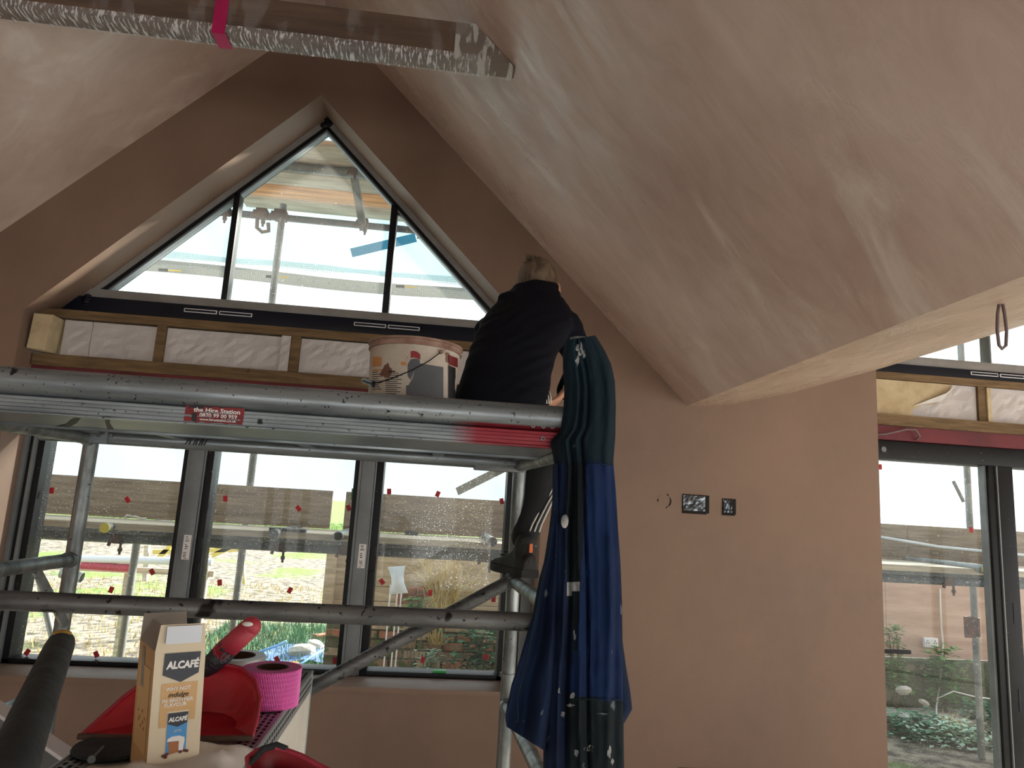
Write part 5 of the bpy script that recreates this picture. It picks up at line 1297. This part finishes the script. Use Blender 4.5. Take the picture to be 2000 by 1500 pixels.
# deck boards, each one its own
def board(name, x0, x1, y0, y1, z0, z1, m, label, group=None):
    o = MB().box((x0, y0, z0), (x1, y1, z1)).build(name, m, label=label, cat='board', bevel=.004, group=group); return o
for (y0, m, l_) in ((4.52, 'timber_grey', 'grey scaffold board nearest the gable window on the upper lift'), (4.76, 'timber_grey', 'second grey scaffold board from the gable window on the upper lift'),
                    (5.00, 'timber_grey', 'third weathered scaffold board on the upper lift'), (5.24, 'timber_orange', 'orange-brown scaffold board on the upper lift seen through the triangle'), (5.50, 'timber_grey', 'outermost grey scaffold board on the upper lift')):
    board('scaffold_board', -1.72, -0.22, y0, y0 + .225, 3.905, 3.943, m, l_)
for x0, x1, l_ in ((-4.0, -.695, 'left lower scaffold toe board behind the first two window panes'), (-.605, 1.62, 'middle lower scaffold toe board behind the third window pane'), (1.66, 3.46, 'scaffold toe board end just left of the sliding door glass'), (3.48, 6.0, 'right lower scaffold toe board behind the sliding door')):
    y = SY1 - .10; board('toe_board', x0, x1, y, y + .035, 1.385, 1.640, 'toe_board', l_)
for y0, l_ in ((4.34, 'lower lift scaffold deck board closest to the house'), (4.57, 'middle deck board of the lower scaffold lift'), (4.77, 'outer deck board of the lower scaffold lift')):
    board('deck_board', -4.0, 6.0, y0, y0 + (.22 if y0 < 4.7 else .2), 1.345, 1.383, 'timber_grey', l_)
# bits lying on the deck
p = at(262, 997, 4.85); MB().sweep([(p.x - .05, 4.85, 1.392), (p.x - .03, 4.83, 1.41), (p.x, 4.86, 1.40), (p.x + .02, 4.83, 1.405), (p.x + .05, 4.85, 1.392), (p.x + .08, 4.86, 1.395)], .007, 6).build('rope_coil', 'cable_white', label='small pale rope coil on the scaffold deck in the left pane', cat='rope', smooth=180)
p = at(805, 1012, 4.80); MB().box((p.x - .04, 4.78, 1.384), (p.x + .05, 4.84, 1.41)).build('dark_offcut', 'dark_tube', label='small dark offcut on the scaffold deck in the right pane', cat='offcut', bevel=.006)
p = at(590, 1030, 4.40); MB().box((p.x - .18, 4.355, 1.384), (p.x + .03, 4.40, 1.402)).build('metal_strip', 'dark_tube', label='short dark metal strip on the scaffold deck in the middle pane', cat='strip')

# ---- sheeting hung on the scaffold
def net(name, x0, x1, z0, z1, y, m, label, amp=.06, seed=0, cat='sheeting'):
    nx_, nz_ = 80, 34; vs = []
    for j in range(nz_ + 1):
        for i in range(nx_ + 1):
            x = x0 + (x1 - x0) * i / nx_; z = z0 + (z1 - z0) * j / nz_
            vs.append((x, y + amp * noise.noise(V((x * 1.3 + seed, z * .9, seed))) + amp * .5 * noise.noise(V((x * 3 + z * 2, z, seed + 5))), z))
    return MB().add(vs, [(j * (nx_ + 1) + i, j * (nx_ + 1) + i + 1, (j + 1) * (nx_ + 1) + i + 1, (j + 1) * (nx_ + 1) + i) for j in range(nz_) for i in range(nx_)]).build(name, m, label=label, cat=cat, smooth=180)
up_net = net('debris_netting', -4.2, 0.4, 3.46, 5.4, 5.86, 'net_cyan', 'pale cyan mesh sheeting hanging behind the triangular window', seed=2)
net('debris_netting', -4.2, 2.0, 2.70, 3.50, 5.82, 'net_white', 'thin white mesh sheeting at the foot of the triangular window view', seed=8)
net('debris_netting', -4.2, 2.0, 1.60, 2.74, 5.80, 'net_pale_blue', 'pale blue mesh sheeting hanging above the toe boards', seed=15)
net('debris_netting', 2.6, 6.0, 1.66, 4.4, 5.9, 'net_white', 'white mesh sheeting hanging behind the sliding door', seed=21)
zb = at(560, 545, 5.74).z
nx_ = 60; vs = []
def bz(x): return zb + .015 * math.sin(x * 2.2)
for i in range(nx_ + 1):
    x = -3.4 + 4.6 * i / nx_
    for dz in (-.048, .052): vs.append((x, 5.735 + .015 * noise.noise(V((x * 2, dz, 3))), bz(x) + dz))
band = MB().add(vs, [(2 * i, 2 * i + 2, 2 * i + 3, 2 * i + 1) for i in range(nx_)]).build('eyelet_hem', 'net_band', up_net, smooth=180, label='greyish hem band with a row of white eyelets')
eye = MB().tube((0, 0, 0), (0, -.004, 0), .013, n=14).mesh('eyelet'); eye.materials.append(MATS['eyelet_white'])
for i in range(30):
    x = -2.55 + i * .12; inst('eyelet', eye, (x, 5.71, bz(x)), band)
for px, py, m in ((328, 528, 'yellow_tie'), (790, 560, 'yellow_tie'), (537, 541, 'yellow_tie')):
    p = at(px, py, 5.66); MB().tube(p, p + V((.10, 0, .004)), .006, n=8).build('tie', m, up_net, smooth=40)
    MB().bar(p - V((.07, 0, .002)), p, .014, .02).build('tie_toggle', 'black_frame', up_net)
pa, pb = at(686, 494, 5.78), at(812, 464, 5.78)
MB().bar(pa, pb, .01, .075, (0, 0, 1)).build('mesh_strap', 'net_blue', up_net, label='blue mesh strap')

# ---- sleeper fence, brick wall
wy = 6.5
fence = thing('sleeper_fence', (.8, wy, .6), 'grey timber plank retaining fence outside the right pane', 'fence')
px0 = at(648, 1100, wy).x
for k in range(5):
    z = .60 + k * .128
    a = px0 + .04; 
    MB().box((a, wy + random.uniform(-.006, .006), z), (1.25 + .02 * (k % 2), wy + .05, z + .124)).build('plank', 'timber_pale', fence, bevel=.005)
    MB().box((1.26 + .02 * (k % 2), wy + random.uniform(-.006, .006), z), (3.0, wy + .05, z + .124)).build('plank', 'timber_pale', fence, bevel=.005)
for x in (px0, 1.2, 2.9): MB().box((x - .045, wy - .05, .59), (x + .045, wy - .004, 1.22)).build('post', 'timber_pale', fence, bevel=.004)
bw = thing('brick_wall', (.8, 6.42, -.05), 'low mossy brick retaining wall under the plank fence', 'wall')
bxL = px0 + .02
MB().box((bxL, 6.40, -.12), (3.0, 6.60, .582)).build('mortar_core', 'mortar', bw)
bme = {}
for m in ('brick_a', 'brick_b', 'brick_c'):
    mm = MB().box((-.104, -.02, -.0305), (.104, .02, .0305)).mesh('brick'); mm.materials.append(MATS[m])
    bm = bmesh.new(); bm.from_mesh(mm); bmesh.ops.bevel(bm, geom=bm.edges[:], offset=.005, segments=1, affect='EDGES'); bm.to_mesh(mm); bm.free(); bme[m] = mm
rb = random.Random(4)
for r_ in range(9):
    z = -.09 + r_ * .075 + .036; x = bxL + (.0 if r_ % 2 else .11) + .105
    while x < 2.9:
        k = rb.choice(('brick_a', 'brick_a', 'brick_b', 'brick_c')); inst('brick', bme[k], (x, 6.392 + rb.uniform(-.006, .006), z), bw, (0, rb.uniform(-.02, .02), rb.uniform(-.03, .03)), (rb.uniform(.96, 1.0), 1, rb.uniform(.95, 1.03))); x += .221
for px, py in ((800, 1170), (828, 1160), (838, 1148), (800, 1155)):
    p = at(px, py, 6.36); inst('brick', bme['brick_b'], (p.x, 6.36, p.z), bw, (.1, rb.uniform(-.5, .5), rb.uniform(-.4, .4)))
# loose rubble in front
mk_ = MB().ell((0, 0, 0), .1, .08, .055, 9, 6).mesh('stone')
for v in mk_.vertices: v.co *= 1 + .35 * noise.noise(v.co * 14)
mk_.materials.append(MATS['stone'])
RUB = [(590, 1256, 'grey stone slab lying on the rubble in the middle pane', 1.6), (620, 1246, 'second stone slab propped on the rubble in the middle pane', 1.2), (1842, 1348, None, 1)]
for px, py, lab, s_ in RUB[:2]:
    p = atz(px, py, .12); inst('rubble_stone', mk_, (p.x, p.y, gz_(p.x, p.y) + .05), None, (0.2, .2, rb.uniform(0, 3)), (s_, s_, s_)); tag(bpy.data.objects[-1] if False else COL.objects[-1], lab, 'stone')
for px, py, lab, m in ((562, 1283, 'broken orange brick on the ground in the middle pane', 'brick_b'), (632, 1232, 'reddish broken brick near the fence post', 'brick_b')):
    p = atz(px, py, .08); o = inst('loose_brick', bme[m], (p.x, p.y, gz_(p.x, p.y) + .03), None, (0, 0, rb.uniform(0, 3)), (1.1, 2.4, 1.2)); tag(o, lab, 'brick')
p = atz(605, 1268, .05); nX = 12; vs = []
for j in range(nX + 1):
    for i in range(nX + 1):
        x = p.x - .45 + .9 * i / nX; y = p.y - .35 + .7 * j / nX; vs.append((x, y, gz_(x, y) + .03 + .05 * max(0, noise.noise(V((x * 4, y * 4, 1))))))
MB().add(vs, [(j * (nX + 1) + i, j * (nX + 1) + i + 1, (j + 1) * (nX + 1) + i + 1, (j + 1) * (nX + 1) + i) for j in range(nX) for i in range(nX)]).build('blue_tarp', 'tarp_blue', label='blue plastic tarp on the ground in the middle pane', cat='tarp', smooth=180)
for k, (pts, lab) in enumerate(((((500, 1275), (540, 1262), (560, 1252)), 'light blue pipe lying left of the tarp'), (((575, 1305), (620, 1275), (668, 1252)), 'pale blue pipe arching beside the mullion'))):
    P = [atz(a, b, .06 + .05 * i) for i, (a, b) in enumerate(pts)]; MB().sweep(P, .012, 8).build('water_pipe', 'blue_pipe', label=lab, cat='pipe', smooth=180)
# white bag on canes
bgc = at(777, 1133, 6.0); bag = thing('bagged_sign', (bgc.x, 6.0, gz_(bgc.x, 6.0)), 'white plastic bag pulled over canes in front of the plank fence', 'bag')
P4 = [at(757, 1108, 6.0), at(792, 1105, 6.0), at(797, 1158, 6.0), at(760, 1161, 6.0)]
vs = []
for j in range(9):
    v_ = j / 8
    for i in range(7):
        u = i / 6; q = P4[0].lerp(P4[1], u).lerp(P4[3].lerp(P4[2], u), v_); q.x += (.5 - u) * .05 * math.sin(math.pi * v_); q.y -= .03 * math.sin(math.pi * u) * math.sin(math.pi * v_) + .006 * noise.noise(q * 20); vs.append(q)
nn = len(vs); vs2 = [V((q.x, 6.012, q.z)) for q in vs]
fs = [(j * 7 + i, j * 7 + i + 1, (j + 1) * 7 + i + 1, (j + 1) * 7 + i) for j in range(8) for i in range(6)]
MB().add(vs, fs).add(vs2, fs).build('bag', 'bag_white', bag, smooth=180)
for px in (762, 776, 784):
    p = at(px, 1155, 6.006); MB().tube((p.x, 6.006, gz_(p.x, 6)), (p.x, 6.006, p.z + .05), .006, n=8).build('cane', 'vent_white', bag, smooth=40)

# ---- plants
def leafmb(n, cen, rad, size, rnd, droop=.3):
    vs, fs = [], []
    for _ in range(n):
        c = V(cen) + V((rnd.gauss(0, .45) * rad[0], rnd.gauss(0, .45) * rad[1], rnd.uniform(-1, 1) * rad[2])); s_ = size * rnd.uniform(.6, 1.3)
        a = rnd.uniform(0, 6.28); d = V((math.cos(a), math.sin(a), rnd.uniform(-droop, .4))).normalized(); sd_ = d.cross(V((0, 0, 1))).normalized(); nrm = sd_.cross(d)
        k = len(vs); vs += [c, c + d * s_ * .45 + sd_ * s_ * .28 + nrm * s_ * .08, c + d * s_, c + d * s_ * .45 - sd_ * s_ * .28 + nrm * s_ * .08]; fs += [(k, k + 1, k + 2), (k, k + 2, k + 3)]
    return MB().add(vs, fs)
def plant(name, cen, rad, n, size, m, label, cat='plant', stems=5, seed=0, base=None):
    rnd = random.Random(seed); g = gz_(cen[0], cen[1]) if base is None else base
    t = thing(name, (cen[0], cen[1], g), label, cat)
    leafmb(n, cen, rad, size, rnd).build('foliage', m, t)
    for k in range(stems):
        e = V(cen) + V((rnd.uniform(-.7, .7) * rad[0], rnd.uniform(-.7, .7) * rad[1], rnd.uniform(0, .8) * rad[2])); b = V((cen[0] + rnd.uniform(-.2, .2) * rad[0], cen[1], g))
        MB().sweep([b, b.lerp(e, .5) + V((rnd.uniform(-.03, .03), 0, .02)), e], .004, 5).build('stem', 'stem_brown', t, smooth=180)
    return t
p = at(935, 1265, 6.1); plant('leafy_shrub', p, (.24, .10, .16), 260, .085, 'leaf_dark', 'leafy green shrub against the brick wall in the right pane', seed=1)
p = at(840, 1290, 6.15); plant('pale_weed', p, (.10, .06, .08), 90, .06, 'leaf_pale', 'small pale leaved weed at the foot of the brick wall', seed=2)
p = at(940, 1300, 6.1); plant('pale_weed', p, (.18, .08, .06), 120, .05, 'leaf_pale', 'silvery low weed below the leafy shrub', seed=3)
p = at(812, 1180, 6.2); plant('creeping_weed', p, (.12, .06, .05), 80, .06, 'leaf_green', 'small green weed growing on top of the brick wall', seed=4)
def straw(cen, n, h_, sp_, label, seed):
    rnd = random.Random(seed); vs, fs = [], []
    g = thing('dry_grass_clump', (cen[0], cen[1], cen[2]), label, 'grass'); mb = MB()
    for _ in range(n):
        b = V(cen) + V((rnd.gauss(0, .3) * sp_, rnd.gauss(0, .2) * sp_, 0)); t_ = b + V((rnd.gauss(0, .6) * sp_, -rnd.random() * .1, h_ * rnd.uniform(.3, 1.0))); m_ = b.lerp(t_, .6) + V((0, 0, h_ * .12))
        mb.sweep([b, m_, t_], [.0035, .003, .001], 3)
    mb.build('stalks', 'straw', g, kind='stuff')
p = at(868, 1185, 6.34); straw(p, 160, .45, .20, 'dry straw-coloured grass clump spilling over the brick wall', 6)
p = at(852, 1255, 6.3); straw((p.x, 6.34, p.z - .02), 30, .22, .10, 'thin dead stalks hanging on the brick wall face', 9)

# ---- things beyond the left panes
for pts, r, m, lab in ((((150, 1091), (415, 1098)), .035, 'vent_white', 'white plastic pipe lying beyond the left pane'), (((160, 1104), (255, 1110)), .035, 'red_plastic_dusty', 'pinkish pipe under the white pipe'), (((120, 1118), (160, 1128)), .05, 'galv_out', 'short grey pipe offcut beside the left mullion')):
    P = [at(a, b, 7.2) for a, b in pts]; o = MB().pipe(P[0], P[1], r, .006, 16).build('lying_pipe', m, label=lab, cat='pipe', smooth=40)
tr_ = thing('pipe_trestle', (at(250, 1110, 7.3).x, 7.3, gz_(-3, 7.3)), 'grey timber post stand carrying the lying pipes', 'trestle')
for px in (130, 250, 400):
    p = at(px, 1098, 7.25); MB().box((p.x - .03, 7.28, gz_(p.x, 7.3)), (p.x + .03, 7.34, p.z + .06)).build('post', 'timber_grey', tr_)
p = at(250, 1098, 7.3); MB().box((at(100, 1098, 7.3).x, 7.30, p.z - .10), (at(420, 1098, 7.3).x, 7.34, p.z - .045)).build('rail', 'timber_grey', tr_)
yt = thing('yellow_trestle', at(330, 1100, 9.0), 'yellow timber trestle standing on the gravel', 'trestle')
yt.location.z = gz_(yt.location.x, 9.0)
for a, b in (((288, 1065), (284, 1135)), ((338, 1062), (300, 1100)), ((465, 1062), (400, 1092)), ((300, 1078), (470, 1073)), ((470, 1065), (476, 1140))):
    q0_, q1_ = at(*a, 9.0), at(*b, 9.0); MB().bar(q0_, q1_, .07, .05).build('timber', 'timber_yellow' if a[0] != 288 else 'timber_grey', yt)

# ---- right window view: hoarding, mossy wall, plants
hy = 6.5
ho = thing('plywood_hoarding', (5, hy, .44), 'pinkish plywood hoarding panels behind the sliding door', 'hoarding')
xj = at(1836, 1200, hy).x
for a, b in ((3.05, 4.27), (4.275, 5.5), (5.505, 6.7), (6.705, 7.6)): MB().box((a, hy, .44), (b, hy + .018, 1.42)).build('panel', 'hoarding_ply', ho)
mw = MB().box((3.02, 6.36, -.12), (8.0, 6.62, .435)).build('mossy_wall', 'moss_wall', label='dark mossy low wall below the plywood hoarding', cat='wall', bevel=.01)
sp_ = at(1818, 1255, hy - .02)
so = thing('double_socket', (sp_.x, hy - .02, sp_.z - .05), 'white double socket fixed on the plywood hoarding', 'socket')
MB().box((sp_.x - .07, hy - .03, sp_.z - .043), (sp_.x + .07, hy, sp_.z + .043)).build('plate', 'vent_white', so, bevel=.004)
for dx in (-.038, .038):
    for ex, ez in ((0, .016), (-.011, -.004), (.011, -.004)): MB().box((sp_.x + dx + ex - .0035, hy - .0315, sp_.z + ez - .006), (sp_.x + dx + ex + .0035, hy - .029, sp_.z + ez + .006)).build('pin_slot', 'print_black', so)
    MB().box((sp_.x + dx * .35 - .006, hy - .033, sp_.z + .016), (sp_.x + dx * .35 + .006, hy - .029, sp_.z + .032)).build('rocker', 'print_white', so)
P = [at(1836, 1150, hy - .02), at(1838, 1220, hy - .03), at(1842, 1260, hy - .03), at(1836, 1330, 6.30), at(1829, 1380, 6.2), at(1828, 1440, 6.0)]
MB().sweep(P, .007, 6).build('white_cable', 'cable_white', label='white cable trailing down the hoarding beside the socket', cat='cable', smooth=180)
P = [at(1829, 1365, 6.2), at(1862, 1350, 6.15), at(1900, 1360, 6.1), at(1935, 1365, 6.1)]
MB().sweep(P, .006, 6).build('white_cable', 'cable_white', label='white cable looping along the foot of the mossy wall', cat='cable', smooth=180)
pp = thing('pole_sleeve', at(1893, 1225, 5.28), 'rusty sleeve plate clamped round the scaffold pole behind the sliding door', 'plate')
p = at(1893, 1225, 5.27); MB().box((p.x - .05, 5.25, p.z - .075), (p.x + .036, 5.262, p.z + .08)).build('plate', 'rusty', pp); MB().pipe((sx3, 5.3, p.z - .07), (sx3, 5.3, p.z + .07), .033, .007).build('sleeve', 'rusty', pp, smooth=40)
ext((2.6, 5.36, 2.26), (6.0, 5.36, 2.36), .024, 'ledger'); coupler((sx3, 5.33, 2.29), 'galv_out', .8)
ext(at(1862, 940, 5.6), at(1882, 980, 5.6), .014, 'brace', 'galv_out')
p0_, p1_, p2_ = at(1715, 1048, 4.95), at(1835, 1068, 4.95), at(2010, 1085, 4.95)
MB().sweep([p0_, p0_.lerp(p1_, .5), p1_, p1_.lerp(p2_, .5), p2_], .010, 8).build('webbing_strap', 'bag_white', label='pale ratchet strap stretched along the right toe board', cat='strap', smooth=180)
p = at(1745, 1288, 6.30); plant('climbing_weed', (p.x, 6.28, p.z), (.11, .05, .30), 260, .07, 'leaf_green', 'tall climbing weed at the left of the sliding door view', seed=12)
p = at(1843, 1320, 6.25); plant('climbing_weed', (p.x, 6.24, p.z), (.16, .06, .26), 320, .08, 'leaf_green', 'bushy climbing weed below the double socket', seed=13)
p = at(1780, 1425, 5.9); plant('nettle_patch', (p.x, 5.85, p.z), (.30, .22, .14), 620, .075, 'leaf_dark', 'dense nettle patch at the left foot of the sliding door', seed=14)
p = at(1905, 1400, 6.0); plant('nettle_patch', (p.x + .1, 6.05, p.z), (.22, .16, .10), 320, .07, 'leaf_dark', 'nettle patch behind the base of the right pole', seed=15)
p = at(1860, 1490, 5.7); plant('nettle_patch', (p.x, 5.65, max(p.z, .03)), (.40, .18, .08), 420, .06, 'leaf_pale', 'pale low weeds nearest the sliding door', seed=16)
p = at(1843, 1440, 5.95); straw((p.x, 5.9, gz_(p.x, 5.9)), 90, .20, .12, 'dead grass tuft beside the right pole', 17)
for px, py, lab, s_ in ((1765, 1348, 'pale crumpled stone at the foot of the left climbing weed', .75), (1868, 1440, 'pale stone lump beside the dead grass tuft', .55), (1805, 1372, 'small flat stone on the ledge of the mossy wall', .5)):
    p = at(px, py, 6.18); o = inst('rubble_stone', mk_, (p.x, 6.18, p.z), None, (0, .3, rb.uniform(0, 3)), (s_, s_, s_ * .9)); tag(o, lab, 'stone')
MB().box((3.02, 6.0, -.12), (8.0, 6.35, .04)).build('ledge', 'stone', label='pale earth ledge in front of the mossy wall', cat='ledge', bevel=.02)

# ---- repeats share a group phrase
GROUPS = {'insulation_board': 'insulation boards between the studs', 'scaffold_board': 'upper lift scaffold boards', 'toe_board': 'lower scaffold toe boards', 'deck_board': 'lower lift deck boards',
          'debris_netting': 'sheets of debris netting', 'steel_lintel': 'red steel lintels', 'stud_frame': 'timber stud frames over the windows', 'nettle_patch': 'nettle patches outside the sliding door',
          'climbing_weed': 'climbing weeds on the mossy wall', 'rubble_stone': 'loose stones outside', 'loose_brick': 'loose bricks outside', 'lying_pipe': 'pipes lying beyond the left pane', 'water_pipe': 'blue pipes on the ground',
          'white_cable': 'white cables on the hoarding', 'pale_weed': 'pale weeds by the brick wall', 'dry_grass_clump': 'dry grass clumps'}
for o in COL.objects:
    b = o.name.split('.')[0]
    if o.parent is None and b in GROUPS and 'label' in o: o['group'] = GROUPS[b]
